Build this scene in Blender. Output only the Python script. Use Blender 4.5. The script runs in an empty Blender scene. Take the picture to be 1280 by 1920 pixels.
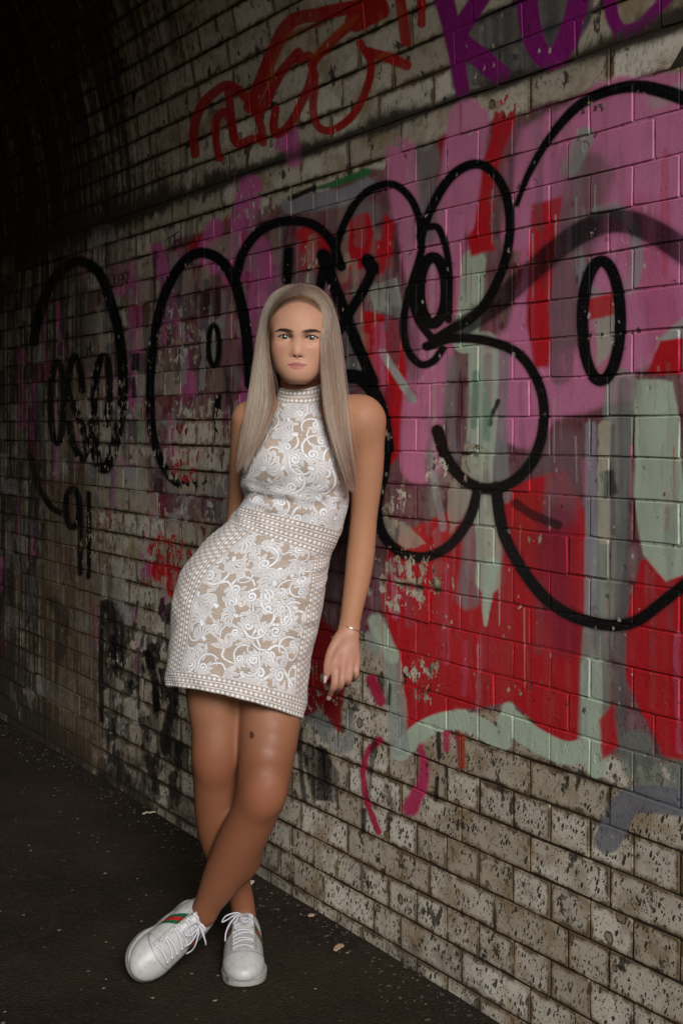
import bpy, bmesh, math, random
import numpy as np
from mathutils import Vector, Matrix

random.seed(7)
RNG = np.random.default_rng(11)
SC = bpy.context.scene
COL = SC.collection

# ---------------------------------------------------------------- camera, light, exposure
F, HX, HY = 2400.0, 640.0, 800.0          # focal length and horizon point of the 1280 px wide photograph
CAMH = 1.26
cam_data = bpy.data.cameras.new('camera')
cam = bpy.data.objects.new('camera', cam_data)
COL.objects.link(cam)
cam.location = (0, 0, CAMH)
cam.rotation_euler = (math.radians(90), 0, 0)
cam_data.sensor_fit = 'HORIZONTAL'
cam_data.sensor_width = 36.0
cam_data.lens = F / 1280.0 * 36.0
cam_data.shift_y = -160.0 / 1280.0
cam_data.clip_start = 0.05
cam_data.clip_end = 500.0
SC.camera = cam

SUN_EL, SUN_AZ = 29.0, 168.0              # azimuth of the sun measured from +Y (view direction), clockwise from above
world = bpy.data.worlds.new('World')
SC.world = world
world.use_nodes = True
wn = world.node_tree
bg = wn.nodes['Background']
sky = wn.nodes.new('ShaderNodeTexSky')
sky.sky_type = 'NISHITA'
sky.sun_disc = False
sky.sun_elevation = math.radians(SUN_EL)
sky.sun_rotation = math.radians(SUN_AZ)
sky.air_density = 1.2
sky.dust_density = 1.0
sky.ozone_density = 1.0
wn.links.new(sky.outputs[0], bg.inputs[0])
bg.inputs[1].default_value = 0.09

sun_data = bpy.data.lights.new('sun', 'SUN')
sun = bpy.data.objects.new('sun', sun_data)
COL.objects.link(sun)
sun_data.energy = 3.4
sun_data.angle = math.radians(22)
sun_data.color = (1.0, 0.99, 0.975)
_a, _e = math.radians(SUN_AZ), math.radians(SUN_EL)
SUN_DIR = Vector((math.sin(_a) * math.cos(_e), math.cos(_a) * math.cos(_e), math.sin(_e)))
sun.rotation_euler = SUN_DIR.to_track_quat('Z', 'Y').to_euler()
sun.location = SUN_DIR * 30

SC.view_settings.view_transform = 'Standard'
SC.view_settings.look = 'None'
SC.view_settings.exposure = -0.05
SC.view_settings.gamma = 1.0
SC.view_settings.use_curve_mapping = False
SC.render.engine = 'CYCLES'
SC.cycles.use_denoising = True
SC.cycles.max_bounces = 6
SC.cycles.diffuse_bounces = 3
SC.cycles.glossy_bounces = 3
SC.cycles.transmission_bounces = 4
SC.cycles.transparent_max_bounces = 8
SC.cycles.sample_clamp_indirect = 4.0

# ---------------------------------------------------------------- helpers
def px(x, y, Y):
    """photograph pixel at depth Y (metres in front of the camera) -> world point"""
    return np.array([(x - HX) / F * Y, Y, CAMH - (y - HY) / F * Y])

def link(o, parent=None):
    COL.objects.link(o)
    if parent is not None:
        o.parent = parent
    return o

def tag(o, label=None, cat=None, group=None, kind=None):
    if label: o['label'] = label
    if cat: o['category'] = cat
    if group: o['group'] = group
    if kind: o['kind'] = kind
    return o

def empty(name, loc=(0, 0, 0)):
    o = bpy.data.objects.new(name, None)
    o.location = loc
    o.empty_display_size = 0.1
    COL.objects.link(o)
    return o

def mesh_obj(name, verts, faces, mat=None, parent=None, smooth=True):
    me = bpy.data.meshes.new(name)
    verts = np.asarray(verts, dtype=np.float32)
    if isinstance(faces, np.ndarray):
        n, k = faces.shape
        me.vertices.add(len(verts)); me.vertices.foreach_set('co', verts.ravel())
        me.loops.add(n * k); me.polygons.add(n)
        me.loops.foreach_set('vertex_index', faces.astype(np.int32).ravel())
        me.polygons.foreach_set('loop_start', np.arange(0, n * k, k, dtype=np.int32))
        me.update(calc_edges=True)
    else:
        me.from_pydata([tuple(map(float, v)) for v in verts], [], faces)
        me.update()
    if smooth:
        me.polygons.foreach_set('use_smooth', np.ones(len(me.polygons), dtype=bool))
    if mat is not None:
        me.materials.append(mat)
    o = bpy.data.objects.new(name, me)
    link(o)
    if parent is not None:
        o.parent = parent
        o.matrix_parent_inverse = Matrix.Translation(-Vector(parent.location))
    return o

class NT:
    """small node-tree writer"""
    def __init__(self, name):
        self.m = bpy.data.materials.new(name)
        self.m.use_nodes = True
        self.t = self.m.node_tree
        self.t.nodes.clear()
        self.out = self.t.nodes.new('ShaderNodeOutputMaterial')
        self.b = self.t.nodes.new('ShaderNodeBsdfPrincipled')
        self.t.links.new(self.b.outputs[0], self.out.inputs[0])
    def put(self, sock, v):
        if hasattr(v, 'is_linked') or isinstance(v, bpy.types.NodeSocket):
            self.t.links.new(v, sock)
        else:
            if isinstance(v, (tuple, list)) and len(v) == 3 and sock.type == 'RGBA':
                v = tuple(v) + (1.0,)
            sock.default_value = v
    def n(self, typ, **kw):
        nd = self.t.nodes.new(typ)
        for k, v in kw.items():
            setattr(nd, k, v)
        return nd
    def math(self, op, a, b=None, c=None, clamp=False):
        nd = self.n('ShaderNodeMath', operation=op, use_clamp=clamp)
        self.put(nd.inputs[0], a)
        if b is not None: self.put(nd.inputs[1], b)
        if c is not None: self.put(nd.inputs[2], c)
        return nd.outputs[0]
    def step(self, v, lo, hi, a=0.0, b=1.0):
        nd = self.n('ShaderNodeMapRange', interpolation_type='SMOOTHSTEP')
        self.put(nd.inputs[0], v); self.put(nd.inputs[1], lo); self.put(nd.inputs[2], hi)
        nd.inputs[3].default_value = a; nd.inputs[4].default_value = b
        return nd.outputs[0]
    def mix(self, f, a, b, mode='MIX'):
        nd = self.n('ShaderNodeMix', data_type='RGBA', blend_type=mode)
        self.put(nd.inputs[0], f); self.put(nd.inputs[6], a); self.put(nd.inputs[7], b)
        return nd.outputs[2]
    def noise(self, vec, scale, detail=4.0, rough=0.55, dist=0.0):
        nd = self.n('ShaderNodeTexNoise')
        self.put(nd.inputs['Vector'], vec)
        nd.inputs['Scale'].default_value = scale; nd.inputs['Detail'].default_value = detail
        nd.inputs['Roughness'].default_value = rough; nd.inputs['Distortion'].default_value = dist
        return nd.outputs[0]
    def voro(self, vec, scale, rnd=1.0, feature='F1'):
        nd = self.n('ShaderNodeTexVoronoi', feature=feature)
        self.put(nd.inputs['Vector'], vec)
        nd.inputs['Scale'].default_value = scale
        nd.inputs['Randomness'].default_value = rnd
        return nd
    def xyz(self, x, y, z):
        nd = self.n('ShaderNodeCombineXYZ')
        self.put(nd.inputs[0], x); self.put(nd.inputs[1], y); self.put(nd.inputs[2], z)
        return nd.outputs[0]
    def bump(self, h, strength=0.3, dist=0.002, normal=None):
        nd = self.n('ShaderNodeBump')
        nd.inputs['Strength'].default_value = strength
        nd.inputs['Distance'].default_value = dist
        self.put(nd.inputs['Height'], h)
        if normal is not None: self.put(nd.inputs['Normal'], normal)
        return nd.outputs[0]

def simple_mat(name, col, rough=0.5, metal=0.0, spec=0.5, var=0.0, scale=40.0, bump=0.0):
    t = NT(name)
    c = tuple(col) + (1.0,)
    pos = t.n('ShaderNodeNewGeometry').outputs['Position']
    if var > 0:
        nz = t.noise(pos, scale, 5.0)
        lo = tuple(v * (1 - var) for v in col) + (1.0,)
        hi = tuple(min(1, v * (1 + var)) for v in col) + (1.0,)
        t.put(t.b.inputs['Base Color'], t.mix(t.step(nz, 0.3, 0.7), lo, hi))
        if bump > 0:
            t.put(t.b.inputs['Normal'], t.bump(nz, bump, 0.001))
    else:
        t.b.inputs['Base Color'].default_value = c
    t.b.inputs['Roughness'].default_value = rough
    t.b.inputs['Metallic'].default_value = metal
    t.b.inputs['Specular IOR Level'].default_value = spec
    return t.m

# ================================================================ the tunnel: wall, vault, ground
X0 = 2.08                                  # where the wall's face meets the camera's own plane
_k = 1540.0 / F
_S = math.hypot(1.0, _k)
D = np.array([-_k / _S, 1.0 / _S, 0.0])     # along the wall, away from the camera
NIN = np.array([-D[1], D[0], 0.0])          # out of the wall, into the tunnel
P0 = np.array([X0, 0.0, 0.0])
UP = np.array([0.0, 0.0, 1.0])
ZREF, CH = 1.280, 0.0783                   # a bed joint, and the height of a course
HP = 0.1143                                # header pitch
ZS = ZREF + 9 * CH                          # springing of the vault
RV = 2.2                                   # its radius
S_A, S_B = 1.9, 10.0                       # length of wall that is built

def wall_pt(s, t, off=0.0):
    """s along the wall, t up it (arc length above the springing), off = out of its face"""
    s = np.asarray(s, float); t = np.asarray(t, float)
    phi = np.where(t > ZS, (t - ZS) / RV, 0.0)
    r = RV - off
    inn = np.where(t > ZS, RV - r * np.cos(phi), off)
    z = np.where(t > ZS, ZS + r * np.sin(phi), t)
    return P0 + s[..., None] * D + inn[..., None] * NIN + z[..., None] * UP

# ---- brick layout: (row, s0, s1, t0, t1, random)
def layout():
    low, vault = [], []
    rb = np.random.default_rng(5)
    k = 16
    while k >= -9:
        t1 = ZREF - k * CH + CH - CH; t0 = t1 - CH
        # row k lies between ZREF-k*CH (top) and ZREF-(k+1)*CH
        header = (k % 2 == 0)
        pitch = HP if header else 2 * HP
        ph = 3.070 if header else 3.132
        i0 = math.floor((S_A - ph) / pitch)
        s = ph + i0 * pitch
        while s < S_B:
            p = pitch
            if not header and rb.random() < 0.06: p = HP
            low.append((k, s, s + p, t0, t1, rb.random()))
            s += p
        k -= 1
    for r in range(0, 22):
        t0 = ZS + r * CH; t1 = t0 + CH
        s = S_A - rb.random() * 0.05 + (0.5 * 2 * HP if r % 2 else 0) - 2 * HP
        while s < S_B:
            p = 2 * HP * (0.94 + 0.12 * rb.random())
            if rb.random() < 0.10: p = HP
            vault.append((-10 - r, s, s + p, t0, t1, rb.random()))
            s += p
    return low, vault
LOW, VAULT = layout()

# ---- the painted layer, drawn stroke by stroke and laid onto the wall's own (s, t) coordinates
TX = 0.0019
TS0, TS1, TT0, TT1 = 2.4, 7.6, -0.05, 3.25
NS, NTT = int((TS1 - TS0) / TX), int((TT1 - TT0) / TX)
gs = TS0 + (np.arange(NS) + 0.5) * TX
gt = TT0 + (np.arange(NTT) + 0.5) * TX
_G = wall_pt(gs[None, :].repeat(NTT, 0), gt[:, None].repeat(NS, 1))
GX = (HX + F * _G[..., 0] / _G[..., 1]).astype(np.float32)
GY = (HY - F * (_G[..., 2] - CAMH) / _G[..., 1]).astype(np.float32)
del _G
PAINT = np.zeros((NTT, NS, 4), np.float32)
WEAR = np.zeros((NTT, NS), np.float32)

def fnoise(shape, cell, seed, octv=3):
    r = np.random.default_rng(seed)
    out = np.zeros(shape, np.float32); amp = 1.0; tot = 0
    for o in range(octv):
        c = max(2.0, cell / 2 ** o)
        h, w = int(shape[0] / c) + 3, int(shape[1] / c) + 3
        g = r.random((h, w)).astype(np.float32)
        yy = np.arange(shape[0]) / c; xx = np.arange(shape[1]) / c
        y0 = yy.astype(int); x0 = xx.astype(int)
        fy = (yy - y0)[:, None].astype(np.float32); fx = (xx - x0)[None, :].astype(np.float32)
        fy = fy * fy * (3 - 2 * fy); fx = fx * fx * (3 - 2 * fx)
        a = g[np.ix_(y0, x0)]; b = g[np.ix_(y0, x0 + 1)]; c_ = g[np.ix_(y0 + 1, x0)]; d = g[np.ix_(y0 + 1, x0 + 1)]
        out += amp * ((a * (1 - fx) + b * fx) * (1 - fy) + (c_ * (1 - fx) + d * fx) * fy)
        tot += amp; amp *= 0.5
    return out / tot
NZ1 = fnoise((NTT, NS), 60, 1, 4)
NZ2 = fnoise((NTT, NS), 14, 2, 3)
_v = fnoise((NTT // 24 + 2, NS), 9, 3, 3)
NZV = np.repeat(_v, 24, 0)[:NTT]            # vertical streaks

def crs(pts, n=10):
    """Catmull-Rom through the control points"""
    p = np.array(pts, float)
    if len(p) < 3: return p
    q = np.vstack([2 * p[0] - p[1], p, 2 * p[-1] - p[-2]])
    out = []
    for i in range(1, len(q) - 2):
        for u in np.linspace(0, 1, n, endpoint=False):
            out.append(0.5 * (2 * q[i] + (q[i + 1] - q[i - 1]) * u + (2 * q[i - 1] - 5 * q[i] + 4 * q[i + 1] - q[i + 2]) * u * u
                              + (-q[i - 1] + 3 * q[i] - 3 * q[i + 1] + q[i + 2]) * u ** 3))
    out.append(p[-1])
    return np.array(out)

def window(x0, x1, y0, y1):
    m0 = (GX[::8, ::8] > x0 - 15) & (GX[::8, ::8] < x1 + 15) & (GY[::8, ::8] > y0 - 15) & (GY[::8, ::8] < y1 + 15)
    r = np.where(m0.any(1))[0]; c = np.where(m0.any(0))[0]
    if len(r) == 0: return None
    return slice(max(0, r[0] * 8 - 8), r[-1] * 8 + 16), slice(max(0, c[0] * 8 - 8), c[-1] * 8 + 16)

def lay(sl, col, a):
    P = PAINT[sl]
    a = np.clip(a, 0, 1)[..., None].astype(np.float32)
    c = np.asarray(col, np.float32)
    na = P[..., 3:4] * (1 - a) + a
    P[..., :3] = np.where(na > 1e-4, (P[..., :3] * P[..., 3:4] * (1 - a) + c * a) / np.maximum(na, 1e-4), c)
    P[..., 3:4] = na

def stroke(pts, w, col, alpha=1.0, soft=2.5, closed=False, taper=None, rag=0.0, streak=0.0, spline=True, mist=0.0):
    p = np.array(pts, float)
    if closed: p = np.vstack([p, p[:1]])
    if spline: p = crs(p, 7)
    m = w * 0.5 + soft * 2 + 4 + (w * mist)
    win = window(p[:, 0].min() - m, p[:, 0].max() + m, p[:, 1].min() - m, p[:, 1].max() + m)
    if win is None: return
    x, y = GX[win], GY[win]
    dmin = np.full(x.shape, 1e9, np.float32)
    n = len(p) - 1
    for i in range(n):
        a, b = p[i], p[i + 1]
        v = b - a; L = float(v @ v) + 1e-9
        t = np.clip(((x - a[0]) * v[0] + (y - a[1]) * v[1]) / L, 0, 1)
        d = np.hypot(x - a[0] - t * v[0], y - a[1] - t * v[1])
        if taper is not None:
            u = (i + t) / n
            d = d - 0.5 * w * (taper[0] + (taper[1] - taper[0]) * u - 1.0)
        np.minimum(dmin, d, out=dmin)
    if rag > 0: dmin = dmin + (NZ2[win] - 0.5) * rag * 2 + (NZ1[win] - 0.5) * rag * 2
    a = 1 - np.clip((dmin - w * 0.5 + soft) / (2 * soft), 0, 1)
    a = a * a * (3 - 2 * a) * alpha
    if streak > 0: a = a * np.clip(1 - streak + streak * 2.2 * (NZV[win] - 0.25), 0, 1)
    if mist > 0:
        h = np.clip(1 - (dmin - w * 0.5) / (w * mist), 0, 1) ** 2 * 0.35 * alpha
        a = np.maximum(a, h * (0.6 + 0.8 * NZ2[win]))
    lay(win, col, a)

def poly(pts, col, alpha=1.0, soft=4.0, rag=6.0, streak=0.0, spline=False):
    p = np.array(pts, float)
    if spline: p = crs(np.vstack([p, p[:1]]), 6)[:-1]
    m = soft + rag + 4
    win = window(p[:, 0].min() - m, p[:, 0].max() + m, p[:, 1].min() - m, p[:, 1].max() + m)
    if win is None: return
    x, y = GX[win], GY[win]
    ins = np.zeros(x.shape, bool); dmin = np.full(x.shape, 1e9, np.float32)
    for i in range(len(p)):
        a, b = p[i], p[(i + 1) % len(p)]
        v = b - a; L = float(v @ v) + 1e-9
        t = np.clip(((x - a[0]) * v[0] + (y - a[1]) * v[1]) / L, 0, 1)
        np.minimum(dmin, np.hypot(x - a[0] - t * v[0], y - a[1] - t * v[1]), out=dmin)
        c = ((a[1] > y) != (b[1] > y))
        if abs(b[1] - a[1]) > 1e-6:
            ins ^= c & (x < (b[0] - a[0]) * (y - a[1]) / (b[1] - a[1]) + a[0])
    d = np.where(ins, -dmin, dmin) + (NZ1[win] - 0.5) * rag * 3 + (NZ2[win] - 0.5) * rag
    a = 1 - np.clip((d + soft) / (2 * soft), 0, 1)
    a = a * a * (3 - 2 * a) * alpha
    if streak > 0: a = a * np.clip(1 - streak + streak * 2.2 * (NZV[win] - 0.25), 0, 1)
    lay(win, col, a)

def ell(cx, cy, rx, ry, n=20, a0=0, a1=360):
    t = np.radians(np.linspace(a0, a1, n))
    return [(cx + rx * math.cos(u), cy + ry * math.sin(u)) for u in t]

PINK = (0.62, 0.20, 0.36); HOT = (0.56, 0.115, 0.33); RED = (0.50, 0.012, 0.020); WINE = (0.15, 0.035, 0.06)
MAUVE = (0.20, 0.11, 0.135); MINT = (0.46, 0.55, 0.43); GREY = (0.20, 0.20, 0.21); LGREY = (0.36, 0.37, 0.36)
BLK = (0.005, 0.0045, 0.005); PURP = (0.22, 0.012, 0.155); CHAR = (0.055, 0.055, 0.065); BRN = (0.13, 0.085, 0.045)
DRED = (0.36, 0.013, 0.016); ORNG = (0.36, 0.07, 0.02)

# undercoats
poly([(300, 470), (450, 400), (640, 345), (800, 280), (960, 215), (1120, 160), (1500, 120), (1500, 1450), (1180, 1420), (1060, 1400), (960, 1330),
      (850, 1335), (765, 1385), (740, 1220), (690, 1180), (640, 1200), (640, 1330), (560, 1340), (540, 1220), (430, 1100), (300, 1080), (280, 960), (300, 760)],
     WINE, 0.92, 5, 9, 0.25)
poly([(240, 520), (300, 470), (300, 960), (250, 900), (225, 760)], MAUVE, 0.6, 8, 12, 0.5)
# reds
poly([(735, 1010), (900, 930), (1060, 880), (1100, 960), (1105, 1110), (1105, 1310), (1085, 1405), (1030, 1385), (960, 1318), (850, 1335), (765, 1380), (742, 1230), (715, 1120)], RED, 1, 4, 5, 0.15)
poly([(1172, 1170), (1200, 1050), (1500, 1010), (1500, 1450), (1250, 1425), (1205, 1340), (1170, 1260)], RED, 1, 3, 3, 0.12)
poly([(645, 600), (690, 580), (765, 605), (765, 700), (745, 860), (715, 900), (690, 700)], RED, 1, 3, 4)
stroke([(1045, 275), (1015, 400), (990, 560), (985, 660)], 52, RED, 1, 5, streak=0.2)
stroke([(952, 195), (935, 290), (905, 390), (885, 460)], 42, RED, 1, 4, streak=0.15)
stroke([(840, 270), (850, 300)], 36, DRED, 1, 6)
poly([(1225, 200), (1500, 185), (1500, 290), (1250, 260)], RED, 0.9, 8, 6)
poly([(1212, 645), (1500, 600), (1500, 700), (1230, 700)], RED, 1, 3, 4)
poly([(985, 640), (1050, 620), (1060, 690), (1010, 690)], RED, 1, 5, 4)
poly([(545, 430), (600, 420), (640, 450), (620, 520), (560, 500)], RED, 0.9, 5, 9)
poly([(650, 470), (730, 440), (740, 500), (680, 540), (640, 530)], RED, 0.95, 5, 6)
poly([(262, 1005), (370, 985), (430, 1090), (330, 1135), (280, 1070)], RED, 1.0, 4, 8, 0.2)
poly([(320, 800), (395, 790), (395, 890), (330, 880)], DRED, 0.8, 4, 10, 0.4)
poly([(355, 455), (430, 400), (420, 440), (360, 490)], DRED, 0.9, 4, 5)
poly([(970, 920), (1045, 930), (1040, 1000), (1000, 1060), (960, 990)], (0.42, 0.02, 0.02), 1, 4, 4)
poly([(560, 1180), (640, 1180), (645, 1385), (600, 1320), (560, 1340)], (0.16, 0.012, 0.015), 0.9, 4, 6)
# pinks
stroke([(880, 225), (860, 360), (845, 480), (815, 640), (795, 760), (790, 870)], 78, PINK, 1, 6, streak=0.1)
stroke([(752, 285), (765, 400), (790, 520), (800, 640)], 58, PINK, 1, 6, streak=0.1)
poly([(975, 245), (1130, 150), (1500, 130), (1500, 560), (1190, 700), (1130, 750), (1040, 770), (1010, 830), (930, 800), (900, 660), (965, 600), (985, 450), (960, 340)], PINK, 1, 8, 10, 0.1)
poly([(890, 640), (1010, 650), (1190, 650), (1190, 745), (1040, 790), (1000, 850), (930, 830)], PINK, 1, 8, 8)
stroke([(1010, 330), (985, 380), (970, 440)], 60, PINK, 1, 6)
stroke([(965, 640), (985, 560), (1010, 500)], 40, PINK, 1, 7)
stroke([(470, 350), (455, 430), (440, 520)], 46, HOT, 0.95, 4, rag=3)
stroke([(480, 470), (500, 560), (480, 640)], 66, HOT, 0.8, 6, rag=5, streak=0.4)
stroke([(405, 425), (390, 470), (400, 500)], 34, HOT, 0.9, 4, rag=3)
stroke([(295, 468), (310, 530), (325, 600)], 26, HOT, 0.9, 3, rag=2)
stroke([(340, 630), (350, 690), (352, 740)], 34, HOT, 0.85, 4, rag=6, streak=0.4)
stroke([(255, 540), (258, 650), (255, 760)], 24, HOT, 0.85, 4, rag=3, streak=0.3)
poly([(205, 500), (255, 490), (265, 530), (215, 560)], HOT, 0.7, 7, 5)
stroke([(110, 570), (116, 650), (112, 700)], 12, HOT, 0.8, 3, rag=2)
stroke([(38, 660), (42, 720), (40, 800)], 16, HOT, 0.6, 4, rag=4)
stroke([(68, 640), (62, 740), (64, 860)], 12, HOT, 0.6, 3, rag=4)
stroke([(165, 690), (215, 680), (215, 750)], 40, HOT, 0.5, 8, rag=8, streak=0.5)
stroke([(1200, 400), (1240, 560), (1255, 640)], 70, (0.52, 0.12, 0.24), 0.8, 20)
poly([(1105, 620), (1165, 610), (1160, 710), (1115, 715)], (0.50, 0.17, 0.22), 0.6, 8, 6)
stroke([(530, 270), (545, 245), (552, 300)], 28, HOT, 0.85, 5, rag=3)
# mauve/grey sprays
stroke([(1105, 330), (1075, 450), (1050, 620)], 92, MAUVE, 0.92, 14, streak=0.25, mist=0.3)
stroke([(960, 225), (945, 300), (930, 360)], 46, MAUVE, 0.8, 12, streak=0.3)
stroke([(800, 290), (805, 380), (800, 440)], 44, GREY, 0.85, 8, streak=0.5)
stroke([(690, 400), (680, 440), (690, 520)], 46, GREY, 0.75, 10, streak=0.5)
stroke([(760, 540), (760, 620), (780, 700)], 26, MAUVE, 0.7, 6, streak=0.5)
stroke([(1010, 860), (1065, 840), (1050, 960)], 60, MAUVE, 0.8, 12, streak=0.4)
stroke([(1045, 980), (1040, 1090), (1060, 1200)], 66, (0.20, 0.02, 0.05), 0.7, 14, streak=0.4)
stroke([(880, 900), (890, 1010), (880, 1120)], 46, GREY, 0.8, 6, streak=0.45)
stroke([(940, 660), (936, 800), (945, 930)], 30, (0.24, 0.25, 0.27), 0.9, 4, streak=0.4)
stroke([(848, 680), (842, 790), (850, 860)], 26, (0.24, 0.23, 0.24), 0.8, 6, streak=0.5)
stroke([(545, 385), (600, 378), (650, 368), (690, 350)], 34, (0.27, 0.27, 0.30), 0.9, 5, streak=0.2)
stroke([(600, 352), (640, 340), (690, 322)], 12, (0.03, 0.17, 0.05), 0.95, 3, rag=2)
stroke([(545, 372), (590, 352)], 10, BLK, 0.95, 2)
# mints
stroke([(888, 490), (884, 560), (872, 640)], 46, MINT, 1, 2.5, streak=0.15)
stroke([(908, 650), (906, 780), (900, 900), (918, 1000), (916, 1090)], 52, MINT, 0.95, 3, streak=0.35, taper=(1.1, 0.9))
stroke([(922, 1060), (913, 1130), (911, 1172)], 24, MINT, 0.95, 2.5, taper=(1.2, 0.25))
stroke([(893, 700), (890, 800)], 12, (0.10, 0.22, 0.16), 0.7, 3, streak=0.4)
poly([(1190, 712), (1262, 715), (1275, 800), (1282, 920), (1500, 960), (1500, 1000), (1248, 1092), (1205, 1040), (1190, 930)], MINT, 1, 3, 3, 0.12)
stroke([(1166, 720), (1150, 900), (1143, 1040), (1120, 1200), (1112, 1390)], 58, (0.27, 0.31, 0.26), 0.95, 3, streak=0.35)
stroke([(1148, 780), (1150, 980)], 18, LGREY, 0.8, 3, streak=0.6)
stroke([(1172, 720), (1170, 900), (1166, 1100), (1160, 1400)], 24, (0.12, 0.14, 0.14), 0.85, 3, streak=0.6)
stroke([(1108, 800), (1108, 1000), (1106, 1180)], 22, (0.33, 0.33, 0.37), 0.8, 3, streak=0.2)
stroke([(1190, 1400), (1230, 1450), (1500, 1470)], 64, (0.17, 0.20, 0.17), 0.9, 6, streak=0.3)
stroke([(752, 1410), (790, 1372), (840, 1352), (890, 1358), (930, 1385)], 36, MINT, 1, 2.5)
stroke([(953, 1330), (945, 1395)], 26, MINT, 1, 3)
stroke([(955, 1352), (1000, 1385), (1060, 1412), (1105, 1405)], 44, MINT, 1, 2.5)
stroke([(1110, 1250), (1110, 1400), (1120, 1440)], 40, MINT, 0.95, 3, streak=0.15)
stroke([(700, 1200), (732, 1240), (742, 1320), (750, 1400)], 34, (0.33, 0.37, 0.33), 0.85, 4, rag=3, streak=0.3)
stroke([(705, 1165), (735, 1230)], 28, MINT, 0.9, 4, rag=2)
stroke([(657, 1340), (655, 1400)], 18, (0.24, 0.27, 0.24), 0.9, 3, streak=0.4)
stroke([(590, 1345), (640, 1400)], 30, (0.25, 0.27, 0.27), 0.8, 4, streak=0.4)
poly([(690, 540), (745, 520), (760, 600), (700, 580)], (0.38, 0.42, 0.36), 0.95, 3, 3, 0.2)
stroke([(660, 560), (668, 660), (660, 700)], 34, (0.33, 0.38, 0.31), 0.9, 4, streak=0.2)
stroke([(718, 660), (742, 700), (775, 750)], 15, (0.42, 0.44, 0.42), 0.95, 2.5)
stroke([(805, 850), (820, 930), (832, 990)], 14, (0.38, 0.36, 0.38), 0.85, 2.5, streak=0.3)
stroke([(262, 690), (265, 760), (262, 830)], 17, (0.24, 0.34, 0.24), 0.8, 3, streak=0.4)
stroke([(246, 545), (246, 640)], 8, (0.33, 0.34, 0.28), 0.8, 3, streak=0.4)
stroke([(315, 790), (350, 770)], 26, (0.30, 0.32, 0.31), 0.8, 5, rag=3)
stroke([(1098, 255), (1078, 300), (1068, 315)], 34, (0.30, 0.34, 0.29), 0.9, 4, streak=0.5)
stroke([(1085, 400), (1080, 470), (1105, 545), (1150, 560), (1190, 520), (1190, 440), (1160, 395), (1120, 400)], 26, (0.30, 0.32, 0.32), 0.75, 4, streak=0.5)
stroke([(1230, 190), (1290, 165), (1330, 160)], 30, (0.40, 0.38, 0.36), 0.6, 8)
poly([(1110, 560), (1150, 565), (1165, 640), (1120, 690)], (0.40, 0.38, 0.33), 0.9, 4, 6)
poly([(1240, 635), (1290, 590), (1500, 590), (1500, 640), (1230, 660)], (0.36, 0.42, 0.38), 0.9, 4, 3)
poly([(860, 870), (890, 830), (905, 920), (870, 960), (845, 1000), (840, 920)], (0.42, 0.38, 0.30), 0.85, 3, 8, 0.2)
poly([(715, 960), (760, 980), (800, 1020), (760, 1030), (725, 1010)], (0.42, 0.38, 0.30), 0.85, 3, 6, 0.2)

# reds and greys that lie over the pinks
poly([(1000, 385), (1052, 372), (1042, 480), (1032, 560), (1032, 690), (1002, 692), (985, 600), (992, 480)], RED, 1, 5, 4, 0.12)
stroke([(1072, 400), (1060, 540), (1052, 700)], 44, MAUVE, 0.85, 6, streak=0.4)
poly([(872, 445), (915, 395), (928, 470), (882, 482)], RED, 1, 5, 4)
poly([(905, 300), (950, 200), (965, 215), (935, 310), (915, 400), (890, 430)], RED, 0.95, 4, 4, 0.15)
poly([(655, 420), (692, 398), (702, 440), (690, 500), (652, 520)], RED, 1, 4, 5)
poly([(722, 395), (745, 420), (735, 490), (705, 480)], RED, 0.95, 4, 5)
poly([(1240, 640), (1500, 610), (1500, 705), (1215, 700)], RED, 1, 3, 3)
poly([(1100, 560), (1165, 545), (1160, 590), (1105, 600)], RED, 0.9, 4, 4)
stroke([(1136, 800), (1132, 900), (1133, 1010)], 24, (0.50, 0.44, 0.34), 0.95, 2, rag=3, streak=0.2)
stroke([(1150, 800), (1150, 1000)], 10, (0.04, 0.04, 0.045), 0.8, 3, rag=3, streak=0.5)
poly([(1125, 890), (1150, 880), (1160, 925), (1130, 940)], (0.03, 0.03, 0.035), 0.85, 4, 6)
stroke([(935, 752), (925, 775), (918, 795)], 14, (0.02, 0.02, 0.018), 0.95, 2, rag=5)
stroke([(880, 832), (874, 860), (882, 885)], 9, (0.03, 0.03, 0.028), 0.9, 2, rag=4)
poly([(880, 800), (905, 790), (900, 850), (870, 850)], (0.50, 0.52, 0.44), 0.7, 4, 9, 0.3)
stroke([(915, 670), (912, 820)], 16, (0.16, 0.30, 0.22), 0.7, 4, streak=0.4)
# old coats, part peeled, brick by brick and in runs
rp = np.random.default_rng(91)
def pxy(s, t):
    q = wall_pt(s, t); return (HX + F * q[0] / q[1], HY - F * (q[2] - CAMH) / q[1])
CREAM = (0.40, 0.36, 0.28); DARK = (0.022, 0.019, 0.017); SLATE = (0.13, 0.125, 0.15); TAUPE = (0.20, 0.16, 0.12)
for (k, s0, s1, t0, t1, r) in LOW:
    x, y = pxy((s0 + s1) / 2, (t0 + t1) / 2)
    if not (-40 < x < 470 and 430 < y < 1420): continue
    u = rp.random()
    dens = 0.55 if y < 1150 else 0.30
    if u > dens: continue
    col = [SLATE, DARK, CREAM, TAUPE, CREAM, DARK, LGREY, (0.18, 0.02, 0.03)][rp.integers(0, 8)]
    a0, a1 = sorted(rp.random(2)); 
    if a1 - a0 < 0.35: a0, a1 = 0, 1
    sa, sb = s0 + (s1 - s0) * a0, s0 + (s1 - s0) * a1
    poly([pxy(sa, t0 + 0.003), pxy(sb, t0 + 0.003), pxy(sb, t1 - 0.003), pxy(sa, t1 - 0.003)], col, rp.uniform(0.65, 1.0), 1.2, rp.uniform(3, 9), 0.5)
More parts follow.
